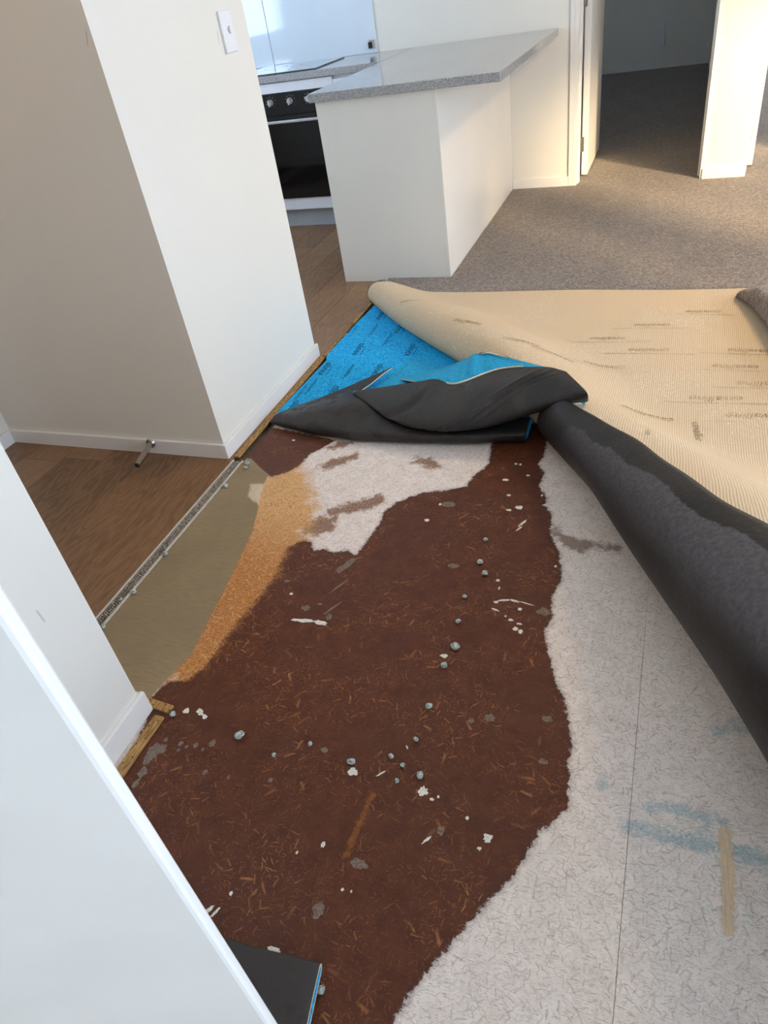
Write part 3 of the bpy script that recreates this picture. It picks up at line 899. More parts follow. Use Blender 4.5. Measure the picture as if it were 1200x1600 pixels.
# frayed tufts along the cut edge of the flap
fr = MB(); rf = random.Random(11)
def tuft(p, d, l, w):
    b = len(fr.v); p = Vector(p); d = Vector(d).normalized(); s = d.orthogonal().normalized() * w
    q = p + d * l * .55 + Vector((rf.uniform(-.3, .3) * l, rf.uniform(-.3, .3) * l, rf.uniform(-.1, .35) * l)); e = q + d * l * .45 + Vector((rf.uniform(-.3, .3) * l, 0, rf.uniform(-.3, .2) * l))
    up_ = Vector((0, 0, w))
    fr.v += [tuple(p + s), tuple(p - s), tuple(p + up_), tuple(q + s), tuple(q - s), tuple(q + up_), tuple(e)]
    for f in ((0, 1, 4, 3), (1, 2, 5, 4), (2, 0, 3, 5), (3, 4, 6), (4, 5, 6), (5, 3, 6)):
        fr.f.append(tuple(b + i for i in f)); fr.m.append(0)
for i in range(0, NS):
    e = FG[i, -1]; e2 = FG[min(i + 1, NS - 1), -1]
    if e[0] > 1.2: break
    for k in range(9):
        t = rf.random(); p = e * (1 - t) + e2 * t
        tuft((p[0], p[1] - .004, p[2] - rf.uniform(0, .009)), (rf.uniform(-.6, .6), 1, rf.uniform(-.3, .5)), rf.uniform(.008, .02), .0011)
# and round the open end of the roll by the kitchen
for k in range(150):
    j = rf.randrange(0, 60); p = FG[0, j]
    tuft((p[0] + .004, p[1], p[2]), (-.75 + rf.uniform(-.5, .5), .65 + rf.uniform(-.5, .5), rf.uniform(-.4, .4)), rf.uniform(.006, .016), .0011)
fringe = fr.build('frayed_edge', M['carpet']); fringe['kind'] = 'stuff'
attach(fringe, carpet)

# ---- rumpled grey fold of carpet standing up at the right end of the flap edge
rg = [[fl(1150, 463, .04), fl(1165, 470, .05), fl(1185, 488, .06), fl(1215, 530, .06), fl(1260, 600, .06)],
      [fl(1152, 460, .06), fl(1172, 455, .10), fl(1190, 462, .12), fl(1215, 490, .13), fl(1265, 560, .13)],
      [fl(1156, 459, .055), fl(1186, 448, .09), fl(1205, 452, .11), fl(1235, 470, .12), fl(1290, 530, .12)],
      [fl(1160, 458, .03), fl(1200, 446, .03), fl(1235, 448, .03), fl(1275, 462, .03), fl(1340, 510, .03)]]
e3 = sum((r_[3] for r_ in rg), Vector()) / 4; e4 = sum((r_[4] for r_ in rg), Vector()) / 4
tipc = e4 + (e4 - e3) * 2.6; tipc.z = .05
for r_ in rg:
    midc = r_[4] + (e4 - e3) * 1.2
    r_.append(midc * .7 + (e4 + (e4 - e3) * 1.2) * .3); r_.append(tipc + (r_[4] - e4) * .12)
for r_ in rg: r_[6].z = .045
gr = loft(rg, 30, 16)
gr[:, :, 2] += 0.005 * np.sin(np.arange(30) * 1.1)[None, :] * np.sin(np.linspace(0, math.pi, 16))[:, None]
curl = grid_obj('curled_edge', gr, [M['carpet']], thick=0.010, offset=0)
curl['label'] = 'dark rumpled pile of the curled carpet edge'
attach(curl, carpet)

# ---- black underlay wrapped round the fold on the right
ul2 = empty('carpet_underlay', (0.1, 1.8, 0))
tag(ul2, 'long black underlay roll with a grey dry patch under the carpet fold', 'underlay')
def underlay_roll():
    i0 = next(i for i in range(NS) if FC[i, 0] > fl(842, 660, .08).x)
    rows = []; idx = []
    for i in range(i0, NS):
        f = FC[i]; n = NRM[i]; r = f[2] + 0.011
        s = (i - i0) / (NS - i0)
        e = 0.985 - 0.06 * math.exp(-s * 8) + 0.012 * math.sin(i * .21) + 0.006 * math.sin(i * .55)
        row = []
        for k in range(40):
            a = math.pi * e * (k / 39)
            u = -0.011 + r - r * math.sin(a); z = r - r * math.cos(a)
            z = max(z, .002) + 0.003 * math.sin(i * .25 + a * 2) * math.sin(a)
            u += 0.004 * math.sin(i * .18 + 1.0 + a * 3) * math.sin(a)
            row.append((f[0] + n[0] * u, f[1] + n[1] * u, z))
        rows.append(row)
    return np.array(rows)
UG = underlay_roll()
roll = grid_obj('rolled_sheet', UG, [M['black_dry'], M['blue'], M['cream']], thick=0.008, offset=-1.0, mo=1, rim=2)
attach(roll, ul2)
bm = bmesh.new(); bm.from_mesh(roll.data); bm.normal_update()
if sum(f.normal.x for f in bm.faces) > 0:
    bmesh.ops.reverse_faces(bm, faces=bm.faces[:])
bm.to_mesh(roll.data); bm.free()
# dry patch outline, traced where it lies on the roll (by arc angle along the roll)
PATCH = [(876, 682), (890, 666), (905, 668), (925, 690), (960, 702), (975, 718), (985, 726), (1008, 735), (1042, 755), (1060, 778), (1090, 802), (1120, 818), (1150, 828), (1165, 832), (1178, 846), (1200, 860), (1260, 890), (1500, 1040), (2000, 1380), (3000, 2000),
         (3000, 4000), (1800, 2100), (1400, 1440), (1200, 1180), (1070, 980), (1010, 890), (950, 800), (900, 735), (872, 700)]
me = roll.data
vco = np.array([v.co for v in me.vertices])
cc = (RW @ (vco - np.array([0, 0, CAMH])).T).T
ppx = np.stack([600 + FPX * cc[:, 0] / np.maximum(cc[:, 2], .1), 800 + FPX * cc[:, 1] / np.maximum(cc[:, 2], .1)], 1)
sd = sdf_poly(np.array(PATCH, float), ppx) * 0.0016
lowline = [(872, 690), (905, 722), (950, 778), (1010, 850), (1070, 925), (1200, 1060), (1400, 1270), (2000, 1900), (3000, 3000)]
lx = np.array([p_[0] for p_ in lowline], float); ly = np.array([p_[1] for p_ in lowline], float)
fade = (np.interp(ppx[:, 0], lx, ly) - ppx[:, 1]) / 90.0  # painted shade: the patch fades to black towards the roll's lower side
a = me.attributes.new('shade_fade', 'FLOAT', 'POINT'); a.data.foreach_set('value', np.clip(fade, -2, 2).astype(np.float32))
a = me.attributes.new('dry', 'FLOAT', 'POINT'); a.data.foreach_set('value', np.clip(sd, -.2, .2).astype(np.float32))

# ---- underlay left of the fold: flat blue sheet plus crumpled black folds
ul1 = empty('carpet_underlay', (-0.9, 2.5, 0))
tag(ul1, 'blue printed underlay with its black side crumpled back on the bare floor', 'underlay')
ZB = 0.010
ring = [fl(428, 652, ZB), fl(437, 640, ZB), fl(474, 601, ZB), fl(510, 563, ZB), fl(510, 556, ZB), fl(551, 511, ZB), fl(592, 470, ZB), fl(640, 480, ZB), fl(760, 552, ZB), fl(840, 620, ZB), fl(820, 660, ZB), fl(700, 668, ZB), fl(540, 662, ZB)]
bs = MB().prism([(p.x, p.y) for p in reversed(ring)], 0.0012, ZB).build('blue_sheet', [M['blue']])
bs['label'] = 'flat blue top of the underlay with dark print'
attach(bs, ul1)

def pz(px, py, z):
    """surveyed point, kept clear of the carpet roll behind it"""
    d = ray(px, py); t = (z - CAMH) / d[2]
    dv = Vector(d).normalized()
    hit = FLAP_BVH.ray_cast(Vector((0, 0, CAMH)), dv)
    p = Vector((0, 0, CAMH)) + Vector(d) * t
    if hit[0] is not None:
        dist = (p - Vector((0, 0, CAMH))).length
        if dist > hit[3] - 0.02:
            p = Vector((0, 0, CAMH)) + dv * (hit[3] - 0.02)
    return p

b_rows = [
    [fl(430, 650, .012), fl(472, 655, .012), fl(540, 660, .012), fl(620, 664, .012), fl(700, 666, .012), fl(760, 665, .012), fl(822, 664, .012)],
    [fl(424, 661, .006), fl(470, 674, .006), fl(540, 686, .006), fl(620, 690, .006), fl(700, 692, .006), fl(760, 691, .006), fl(821, 689, .006)],
    [fl(423, 658, .022), fl(470, 666, .035), fl(540, 674, .042), fl(620, 681, .042), fl(700, 684, .040), fl(760, 684, .040), fl(822, 681, .038)],
    [fl(428, 650, .030), fl(475, 648, .056), fl(540, 653, .062), fl(605, 664, .056), fl(690, 674, .052), fl(760, 675, .052), fl(824, 670, .050)],
    [fl(434, 646, .026), fl(488, 634, .052), fl(550, 626, .088), fl(600, 640, .06), fl(680, 662, .05), fl(760, 664, .048), fl(826, 660, .046)],
    [fl(438, 644, .020), fl(500, 621, .022), fl(545, 607, .030), fl(590, 618, .034), fl(680, 640, .03), fl(760, 650, .03), fl(828, 653, .030)]]
bg = loft(b_rows, 90, 48)
xs_ = np.linspace(0, 1, 90)[None, :]; ys_ = np.linspace(0, 1, 48)[:, None]
bg[:, :, 2] += 0.0035 * np.sin(xs_ * 40 + ys_ * 9) * np.sin(ys_ * math.pi) * np.exp(-((xs_ - .25) / .18) ** 2)
bf = grid_obj('black_fold', bg, [M['black'], M['blue'], M['cream']], thick=0.006, offset=-1, mo=1, rim=2)
bf['label'] = 'black underside of the lower underlay fold'
attach(bf, ul1)

sv = loft([[fl(484, 630, .030), fl(530, 610, .032), fl(570, 592, .034), fl(598, 580, .036), fl(612, 573, .036)],
           [fl(490, 636, .036), fl(540, 622, .042), fl(574, 603, .042), fl(598, 584, .040), fl(612, 574.5, .037)]], 40, 6)
so = grid_obj('black_sliver', sv, [M['black'], M['blue'], M['cream']], thick=0.005, offset=-1, mo=1, rim=2)
attach(so, ul1)
poly2 = [fl(566, 622, .018), fl(600, 594, .018), fl(636, 563, .018), fl(650, 560, .018), fl(700, 572, .018), fl(760, 600, .018), fl(740, 640, .018), fl(600, 640, .018)]
b2 = MB().prism([(q.x, q.y) for q in reversed(poly2)], 0.0105, 0.018).build('blue_sheet', [M['blue_teal']])
b2['label'] = 'overlapping teal corner of the blue underlay'
attach(b2, ul1)
c_rows = [
    [pz(556, 613, .060), pz(600, 640, .050), pz(645, 660, .045), pz(700, 664, .045), pz(767, 656, .055), pz(846, 636, .10), pz(900, 628, .14)],
    [pz(551, 614, .078), pz(597, 648, .072), pz(642, 668, .068), pz(702, 674, .068), pz(768, 666, .080), pz(850, 642, .125), pz(917, 628, .165)],
    [pz(556, 611, .086), pz(606, 637, .094), pz(652, 655, .098), pz(708, 660, .100), pz(772, 652, .115), pz(852, 630, .165), pz(919, 622, .20)],
    [pz(566, 609, .084), pz(622, 622, .104), pz(664, 634, .116), pz(716, 636, .128), pz(780, 625, .150), pz(853, 606, .195), pz(917, 613, .22)],
    [pz(578, 607, .080), pz(636, 608, .104), pz(672, 611, .122), pz(722, 613, .142), pz(782, 600, .172), pz(853, 588, .21), pz(905, 600, .22)],
    [pz(588, 606, .070), pz(648, 597, .096), pz(682, 592, .114), pz(712, 600, .136), pz(780, 577, .165), pz(850, 573, .205), pz(884, 580, .215)]]
cg = loft(c_rows, 170, 70)
xs_ = np.linspace(0, 1, 170)[None, :]; ys_ = np.linspace(0, 1, 70)[:, None]
# stretched creases running diagonally over the lump
dg = (ys_ - 0.15) * 0.55 + 0.42 - xs_
cg[:, :, 2] += 0.0065 * np.sin(dg * 120 + 3 * np.sin(ys_ * 9)) * np.exp(-(dg / .055) ** 2) * np.sin(ys_ * math.pi)
cg[:, :, 2] += 0.006 * np.exp(-((dg - .03) / .05) ** 2) * np.sin(ys_ * math.pi)
dg2 = (ys_ - 0.1) * 0.20 + 0.10 - xs_ + .06
cg[:, :, 2] -= 0.010 * np.exp(-(dg2 / .03) ** 2) * np.sin(ys_ * math.pi)
cf = grid_obj('black_flap', cg, [M['black'], M['blue'], M['cream']], thick=0.008, offset=-1, mo=1, rim=2)
cf['label'] = 'black creased flap of underlay thrown over the fold'
attach(cf, ul1)
# pale cut edge of the foam along the top of the flap
ce = MB(); e_ = cg[-1, 74:128]
for i in range(0, len(e_) - 1):
    ce.tube(e_[i] + np.array([0, .001, .001]), e_[i + 1] + np.array([0, .001, .001]), .0036, n=6, caps=False)
attach(ce.build('cut_edge', M['cream'], smooth=True), ul1)
# blue upper side that turns up behind the black flap
k_rows = [
    [pz(650, 600, .082), pz(682, 598, .100), pz(712, 604, .122), pz(745, 590, .138), pz(800, 578, .165), pz(858, 578, .195)],
    [pz(650, 596, .084), pz(684, 590, .108), pz(716, 595, .128), pz(745, 582, .145), pz(800, 572, .172), pz(860, 576, .20)],
    [pz(640, 594, .060), pz(690, 582, .100), pz(722, 576, .125), pz(746, 564, .145), pz(800, 565, .170), pz(858, 574, .195)],
    [pz(630, 592, .030), pz(694, 578, .075), pz(724, 568, .115), pz(748, 554, .140), pz(798, 561, .165), pz(856, 574, .19)],
    [pz(620, 590, .012), pz(690, 574, .020), pz(722, 563, .07), pz(750, 552, .10), pz(798, 560, .13), pz(854, 574, .16)]]
kg = loft(k_rows, 70, 30)
xs_ = np.linspace(0, 1, 70)[None, :]; ys_ = np.linspace(0, 1, 30)[:, None]
kg[:, :, 2] += 0.004 * np.sin(xs_ * 46 + ys_ * 2) * np.exp(-((xs_ - .55) / .16) ** 2)
kf = grid_obj('blue_turnup', kg, [M['blue_teal'], M['black'], M['cream']], thick=0.006, offset=-1, mo=1, rim=2)
kf['label'] = 'bright blue underlay surface turned up behind the black flap'
attach(kf, ul1)
for o in (bf, cf, kf, so):
    bm = bmesh.new(); bm.from_mesh(o.data); bm.normal_update()
    camv = Vector((0, 0, CAMH))
    if sum(f.normal.dot((camv - f.calc_center_median()).normalized()) for f in bm.faces) < 0:
        bmesh.ops.reverse_faces(bm, faces=bm.faces[:])
    bm.to_mesh(o.data); bm.free()
# small blue triangle inside the open end of the lower fold
tri = MB()
p = [fl(819, 688, .006), fl(830, 655, .052), fl(833, 654, .050), fl(824, 684, .006)]
pb = [q + Vector((-.006, .05, 0)) for q in p]
tri.quad(p).quad([p[1], pb[1], pb[2], p[2]]).quad([p[0], pb[0], pb[1], p[1]])
attach(tri.build('fold_end', [M['blue']]), ul1)

# ---- printed marks
def text_data(body, size, shear=0.0):
    cu = bpy.data.curves.new('text', 'FONT'); cu.body = body; cu.size = size; cu.shear = shear
    cu.align_x = 'CENTER'; cu.align_y = 'CENTER'; cu.resolution_u = 2
    o = bpy.data.objects.new('text', cu); COL.objects.link(o)
    dg_ = bpy.context.evaluated_depsgraph_get()
    me = bpy.data.meshes.new_from_object(o.evaluated_get(dg_))
    bpy.data.objects.remove(o)
    return me
logo = text_data('olinex', 0.048, 0.12)
lb = MB(); lb.v = [tuple(v.co) for v in logo.vertices]; lb.f = [tuple(p.vertices) for p in logo.polygons]; lb.m = [0] * len(lb.f)
lb.box(-.02, .06, .024, .0262, 0, .0002)
logo_me = lb.mesh('printed_logo', M['print_ink'])
line_me = MB().box(-.07, .07, -.0012, .0008, 0, .0003).box(-.05, .055, .006, .0075, 0, .0003).mesh('printed_line', M['print_ink'])
for (x, y) in ((549, 512), (561, 545), (625, 512), (642, 546), (590, 578), (508, 576), (676, 579), (597, 491), (520, 613), (457, 637)):
    o = bpy.data.objects.new('printed_logo', logo_me); COL.objects.link(o)
    p = fl(x, y, ZB + .0006); o.location = p; o.rotation_euler = (0, 0, math.radians(-88))
    attach(o, ul1)
for (x, y) in ((528, 533), (583, 515), (605, 530), (544, 580), (470, 612), (660, 525), (486, 603)):
    o = bpy.data.objects.new('printed_line', line_me); COL.objects.link(o)
    p = fl(x, y, ZB + .0006); o.location = p; o.rotation_euler = (0, 0, math.radians(-88))
    attach(o, ul1)
# faded words on the carpet backing, drawn onto the surface from above
word = text_data('cavallino', 0.052, 0.3)
wco = [Vector(v.co) for v in word.vertices]; wpo = [tuple(p.vertices) for p in word.polygons]
def backing_word(px, py, rot, sc=1.0, lines=False, sx=1.0):
    h = FLAP_BVH.ray_cast(Vector((0, 0, CAMH)), Vector(ray(px, py)).normalized())
    if h[0] is None: return
    c = h[0]; R_ = Matrix.Rotation(rot, 3, 'Z'); mb = MB(); ok = True
    src = [(v.x * sc * sx, v.y * sc) for v in wco]; polys = list(wpo)
    if lines:
        b = len(src)
        for q in range(12):
            x0 = -.16 + q * .027
            src += [(x0, .03), (x0 + .027, .03), (x0 + .027, .0318), (x0, .0318)]; polys.append(tuple(range(b + q * 4, b + q * 4 + 4)))
    for (x, y) in src:
        p = R_ @ Vector((x, y, 0)) + Vector((c.x, c.y, 0))
        hh = FLAP_BVH.ray_cast(Vector((p.x, p.y, 1.0)), Vector((0, 0, -1)))
        if hh[0] is None: return
        mb.v.append((p.x, p.y, hh[0].z + .0012))
    mb.f = polys; mb.m = [0] * len(polys)
    attach(mb.build('printed_word', M['back_ink']), carpet)
for a_ in ((865, 553, math.pi, 1), (945, 573, math.pi, 1), (1015, 547, math.pi, 1), (1013, 649, math.pi, 1.1), (1120, 623, math.pi, 1.1), (950, 529, math.pi, .9),
           (1150, 573, math.pi, 1), (1195, 600, math.pi, 1.1), (1100, 487, math.pi, .9), (1020, 508, math.pi, .9), (1170, 548, math.pi, .9), (815, 533, math.pi, .9), (730, 503, 2.7, .9), (725, 528, 2.8, .9),
           (675, 500, 2.9, .9), (1090, 676, -1.5, .9), (1012, 675, 1.5, .6), (640, 470, 2.9, .7), (1180, 650, math.pi, 1.1)):
    backing_word(a_[0], a_[1], a_[2], a_[3] * .85, abs(a_[2] - math.pi) < .01 and a_[0] > 940 and a_[1] < 640)

# ---- small folded offcut of underlay at the bottom edge
ul3 = empty('carpet_underlay', (-0.5, 0.3, 0))
tag(ul3, 'small folded black underlay offcut with pale edge by the foreground door', 'underlay')
pA = fl(345, 1466, .02); pB = fl(502, 1507, .02)
ev = Vector((pB.x - pA.x, pB.y - pA.y, 0)).normalized()
inn = Vector((ev.y, -ev.x, 0))
inn = inn if inn.y < 0 else -inn
inn = (fl(482, 1600, .02) - pB); inn.z = 0; inn.normalize()
oz = pB
prof = []
rr = 0.011
for u in (.22, .16, .1, .05, .02): prof.append((u, .0))
for k in range(9):
    a_ = math.pi * k / 8
    prof.append((rr - rr * math.sin(a_) - .002, rr - rr * math.cos(a_)))
for u in (.02, .05, .1, .16, .22): prof.append((u, 2 * rr - .001 + .002 * math.sin(u * 30)))
og = np.array([[tuple(Vector((oz.x, oz.y, .006)) + ev * (-.42 + .42 * j / 30) + inn * u + Vector((0, 0, z + .0015 * math.sin(j * .5)))) for (u, z) in prof] for j in range(31)])
of = grid_obj('folded_sheet', og, [M['black'], M['blue'], M['cream']], thick=0.0065, offset=-1, mo=1, rim=2)
attach(of, ul3)
bm = bmesh.new(); bm.from_mesh(of.data); bm.normal_update()
if max(bm.faces, key=lambda f: f.calc_center_median().z).normal.z < 0: bmesh.ops.reverse_faces(bm, faces=bm.faces[:])
bm.to_mesh(of.data); bm.free()

# ---- gripper strips
nail_me = MB().tube((0, 0, 0), (.0012, .0006, .0055), .0016, .0004, n=6).mesh('nail', M['nail'])
def gripper(label, p0, p1, w, t=0.007, sp=0.045, z=0.0):
    p0 = Vector(p0); p1 = Vector(p1); d = (p1 - p0); L = d.length; d.normalize(); s = Vector((d.y, -d.x, 0)) * (w / 2)
    r_ = empty('gripper_strip', (p0.x, p0.y, z)); tag(r_, label, 'gripper strip')
    mb = MB(); q = d * L
    hw = w / 2
    lw = .0015
    base = [-s, s, s + q, -s + q]
    mb.prism([(v.x, v.y) for v in base], 0.0, t)
    o = mb.build('batten', M['gripper'], bevel=0.0012); o.parent = r_
    bmx = bmesh.new(); bmx.from_mesh(o.data); bmesh.ops.recalc_face_normals(bmx, faces=bmx.faces[:]); bmx.to_mesh(o.data); bmx.free()
    k = 0.02; i = 0
    while k < L - .01:
        for e in (-.5, .45):
            n = bpy.data.objects.new('nail', nail_me); COL.objects.link(n); n.parent = r_
            pp = d * (k + (0.018 if e > 0 else 0)) + s * e
            n.location = (pp.x, pp.y, t - .0008)
        k += sp; i += 1
    return r_
gripper('wooden gripper strip along the foot of the wall block', (-1.397, 1.815, 0), (-1.397, 2.625, 0), .024)
gripper('wooden gripper strip along the kitchen vinyl edge beside the blue underlay', (-1.392, 2.635, 0), (-1.392, 3.235, 0), .018)
gripper('short wooden gripper strip below the near wall end', (-1.028, 0.2, 0), (-1.020, 0.752, 0), .026, sp=.05)
gripper('stub of gripper strip turning round the near wall corner', (-1.09, 0.783, 0), (-1.003, 0.775, 0), .022, sp=.05)

# ================================================================== KITCHEN
ZT, TH = 0.912, 0.038
IX0, IX1, IY = -1.652, -1.052, 3.54
pen = empty('kitchen_peninsula', ((IX0 + IX1) / 2, 4.2, 0))
tag(pen, 'white kitchen peninsula cabinet standing between vinyl and carpet', 'cabinet')
attach(MB().box(IX0, IX1 - .018, IY, IY + .018, 0.001, ZT - TH).build('end_panel', M['laminate'], bevel=0.001), pen)
attach(MB().box(IX1 - .018, IX1, IY - .001, WY - .002, 0.001, ZT - TH).build('back_panel', M['laminate'], bevel=0.001), pen)
attach(MB().box(IX0 + .02, IX1 - .02, IY + .02, 4.56, 0.1, ZT - TH - .002).build('carcass', M['cabinet']), pen)
attach(MB().box(IX0 + .06, IX1 - .02, IY + .02, 4.56, 0.001, 0.1).build('kickboard', M['kick']), pen)
for k in range(2):
    y0 = IY + .022 + k * .51
    attach(MB().box(IX0 + .001, IX0 + .019, y0, y0 + .505, 0.105, ZT - TH - .004).build('cabinet_door', M['cabinet'], bevel=0.0015), pen)
# worktop of the peninsula
wt = MB().box(-1.672, -0.752, 3.512, WY - .003, ZT - TH, ZT).build('worktop', M['worktop'], bevel=0.003)
tag(wt, 'grey speckled worktop overhanging the white peninsula', 'worktop')
# bench along the back wall
BYF = 4.575
ben = MB().box(-3.59, -1.674, BYF, WY - .003, ZT - TH, ZT).build('worktop', M['worktop'], bevel=0.003)
tag(ben, 'grey speckled worktop along the back wall under the cooktop', 'worktop')
OX0, OX1 = -2.60, -2.003
OZ0, OZ1 = 0.197, 0.815
KY = 4.63
# oven
ov = empty('oven', ((OX0 + OX1) / 2, 4.85, OZ0))
tag(ov, 'black built-in oven with silver knobs below the cooktop', 'oven')
attach(MB().box(OX0 + .01, OX1 - .01, BYF + .03, WY - .06, OZ0 + .002, OZ1 - .002).build('oven_body', M['black_enamel']), ov)
cp_ = MB().box(OX0, OX1, BYF + .008, BYF + .029, 0.70, OZ1).build('control_panel', M['black_enamel'], bevel=0.002)
attach(cp_, ov)
dr = MB()
fw_ = .035
dr.box(OX0, OX1, BYF + .004, BYF + .029, OZ0, OZ0 + .055).box(OX0, OX1, BYF + .004, BYF + .029, 0.645, 0.690)
dr.box(OX0, OX0 + fw_, BYF + .004, BYF + .029, OZ0 + .055, 0.645).box(OX1 - fw_, OX1, BYF + .004, BYF + .029, OZ0 + .055, 0.645)
odoor = dr.build('oven_door', M['black_enamel']); attach(odoor, ov)
gl = MB().box(OX0 + fw_, OX1 - fw_, BYF + .006, BYF + .012, OZ0 + .055, 0.645).build('oven_glass', M['black_glass']); gl.parent = odoor
hd = MB()
hd.box(OX0 + .02, OX1 - .02, BYF - .030, BYF - .014, 0.652, 0.668)
for hx in (OX0 + .06, OX1 - .06): hd.box(hx - .01, hx + .01, BYF - .014, BYF + .005, 0.654, 0.666)
h_o = hd.build('oven_handle', M['alu'], bevel=0.003); h_o.parent = odoor
for o in (gl, h_o): o.matrix_parent_inverse = odoor.matrix_parent_inverse.copy() @ Matrix.Identity(4) if False else Matrix.Identity(4)
rk = MB()
for zz in (0.44,):
    rk.tube((OX0 + .05, BYF + .0045, zz), (OX1 - .05, BYF + .0045, zz), .0012, n=6)
r_o = rk.build('oven_rack', M['rubber']); r_o.parent = odoor
KN = MB().tube((0, 0, 0), (0, -.012, 0), .019, .018, n=24).tube((0, -.012, 0), (0, -.026, 0), .0145, .0135, n=24).box(-.0045, .0045, -.032, -.014, -.018, .018)
kn_me = KN.mesh('knob', M['alu'])
mk_me = MB().box(-.0015, .0015, -.0008, 0, -.0025, .0025).mesh('dial_mark', M['grey_mark'])
for (kx, ang) in ((-2.575, 0), (-2.44, .0), (-2.302, .2), (-2.175, -.9), (-2.06, 0)):
    if kx < OX0 + .03 : continue
    k = bpy.data.objects.new('knob', kn_me); COL.objects.link(k); k.location = (kx, BYF + .008, 0.768); k.rotation_euler = (0, ang, 0); attach(k, ov)
    for j in range(9):
        a_ = math.radians(-140 + 280 * j / 8)
        d_ = bpy.data.objects.new('dial_mark', mk_me); COL.objects.link(d_)
        d_.location = (kx + .031 * math.sin(a_), BYF + .008, .768 + .031 * math.cos(a_)); d_.rotation_euler = (0, a_, 0); attach(d_, ov)
# cabinets round it
cab = empty('oven_cabinet', ((OX0 + OX1) / 2, 4.8, 0)); tag(cab, 'white cabinet surround above and below the black oven', 'cabinet')
attach(MB().box(OX0, OX1, BYF + .012, BYF + .03, OZ1 + .002, ZT - TH - .004).build('top_rail', M['cabinet'], bevel=0.001), cab)
attach(MB().box(OX0, OX1, BYF + .012, BYF + .03, 0.122, OZ0 - .002).build('bottom_rail', M['cabinet'], bevel=0.001), cab)
attach(MB().box(-3.58, IX0 + .05, KY, KY + .016, 0.001, 0.12).build('kickboard', M['kick']), cab)
cc_ = empty('corner_cabinet', (-1.84, 4.8, 0)); tag(cc_, 'white corner cabinet between the oven and the peninsula', 'cabinet')
attach(MB().box(OX1 + .003, IX0 - .022, BYF + .012, BYF + .03, 0.122, ZT - TH - .02).build('cabinet_door', M['cabinet'], bevel=0.001), cc_)
attach(MB().box(OX1 + .003, IX0 - .022, BYF + .032, WY - .06, 0.122, ZT - TH - .002).build('carcass', M['cabinet']), cc_)
lc_ = empty('base_cabinet', (-3.1, 4.8, 0)); tag(lc_, 'white base cabinet left of the oven behind the wall block', 'cabinet')
attach(MB().box(-3.58, OX0 - .003, BYF + .012, BYF + .03, 0.122, ZT - TH - .004).build('cabinet_door', M['cabinet'], bevel=0.001), lc_)
attach(MB().box(-3.58, OX0 - .003, BYF + .032, WY - .06, 0.122, ZT - TH - .002).build('carcass', M['cabinet']), lc_)
# cooktop
hob = empty('cooktop', (-2.42, 4.88, ZT)); tag(hob, 'black glass cooktop set in the grey worktop', 'cooktop')
attach(MB().box(-2.72, -2.12, 4.63, 5.12, ZT + .0005, ZT + .007).build('glass_plate', M['hob'], bevel=0.002), hob)
ring_me = None
for (rx_, ry_, rr_) in ((-2.56, 4.76, .09), (-2.28, 4.76, .075), (-2.56, 4.98, .075), (-2.28, 4.98, .09)):
    mb = MB(); n = 40
    for i in range(n):
        a0 = 2 * math.pi * i / n; a1 = 2 * math.pi * (i + 1) / n
        mb.quad([(rx_ + r2 * math.cos(t_), ry_ + r2 * math.sin(t_), ZT + .0074) for r2, t_ in ((rr_, a0), (rr_ + .003, a0), (rr_ + .003, a1), (rr_, a1))])
    attach(mb.build('burner_ring', M['grey_mark']), hob)
# splashback glass
sp = empty('glass_splashback', (-2.6, WY, ZT)); tag(sp, 'pale blue glass splashback panels behind the cooktop', 'splashback')
for (x0, x1) in ((-3.55, -2.677), (-2.673, -1.908)):
    attach(MB().box(x0, x1, WY - .007, WY - .001, ZT + .001, 1.65).build('glass_panel', M['splash'], bevel=0.001), sp)
# small chrome bracket at the splashback corner
br = empty('bracket', (-1.945, WY - .007, 0.96)); tag(br, 'tiny chrome bracket at the bottom corner of the splashback', 'bracket')
attach(MB().box(-1.965, -1.925, WY - .016, WY - .0072, 0.938, 0.985).build('bracket_plate', M['chrome'], bevel=0.002), br)
attach(MB().box(-1.962, -1.945, WY - .034, WY - .0155, 0.940, 0.974).build('bracket_lug', M['rubber'], bevel=0.002), br)

# ================================================================== SMALL WALL FITTINGS
sw = empty('light_switch', (BX, 2.485, 1.232)); tag(sw, 'white vertical light switch plate on the wall block', 'light switch')
attach(MB().box(BX, BX + .009, 2.447, 2.523, 1.174, 1.290).build('switch_plate', M['white_plastic'], bevel=0.003), sw)
attach(MB().tube((BX + .009, 2.492, 1.236), (BX + .0105, 2.492, 1.236), .0105, n=20).build('switch_bezel', M['grey_mark']), sw)
attach(MB().box(BX + .0085, BX + .016, 2.486, 2.498, 1.228, 1.244).build('switch_rocker', M['white_plastic'], bevel=0.002), sw)
po = onY(1030, 54, 10.05)
oz_ = empty('wall_outlet', (po.x, 10.05, po.z)); tag(oz_, 'pale outlet plate on the far wall of the dark bedroom', 'outlet')
attach(MB().box(po.x - .06, po.x + .06, 10.041, 10.05, po.z - .11, po.z + .11).build('outlet_plate', M['white_plastic'], bevel=0.003), oz_)
for dz in (-.04, .05):
    attach(MB().box(po.x - .02, po.x + .02, 10.039, 10.0412, po.z + dz - .012, po.z + dz + .012).build('socket', M['white_plastic']), oz_)
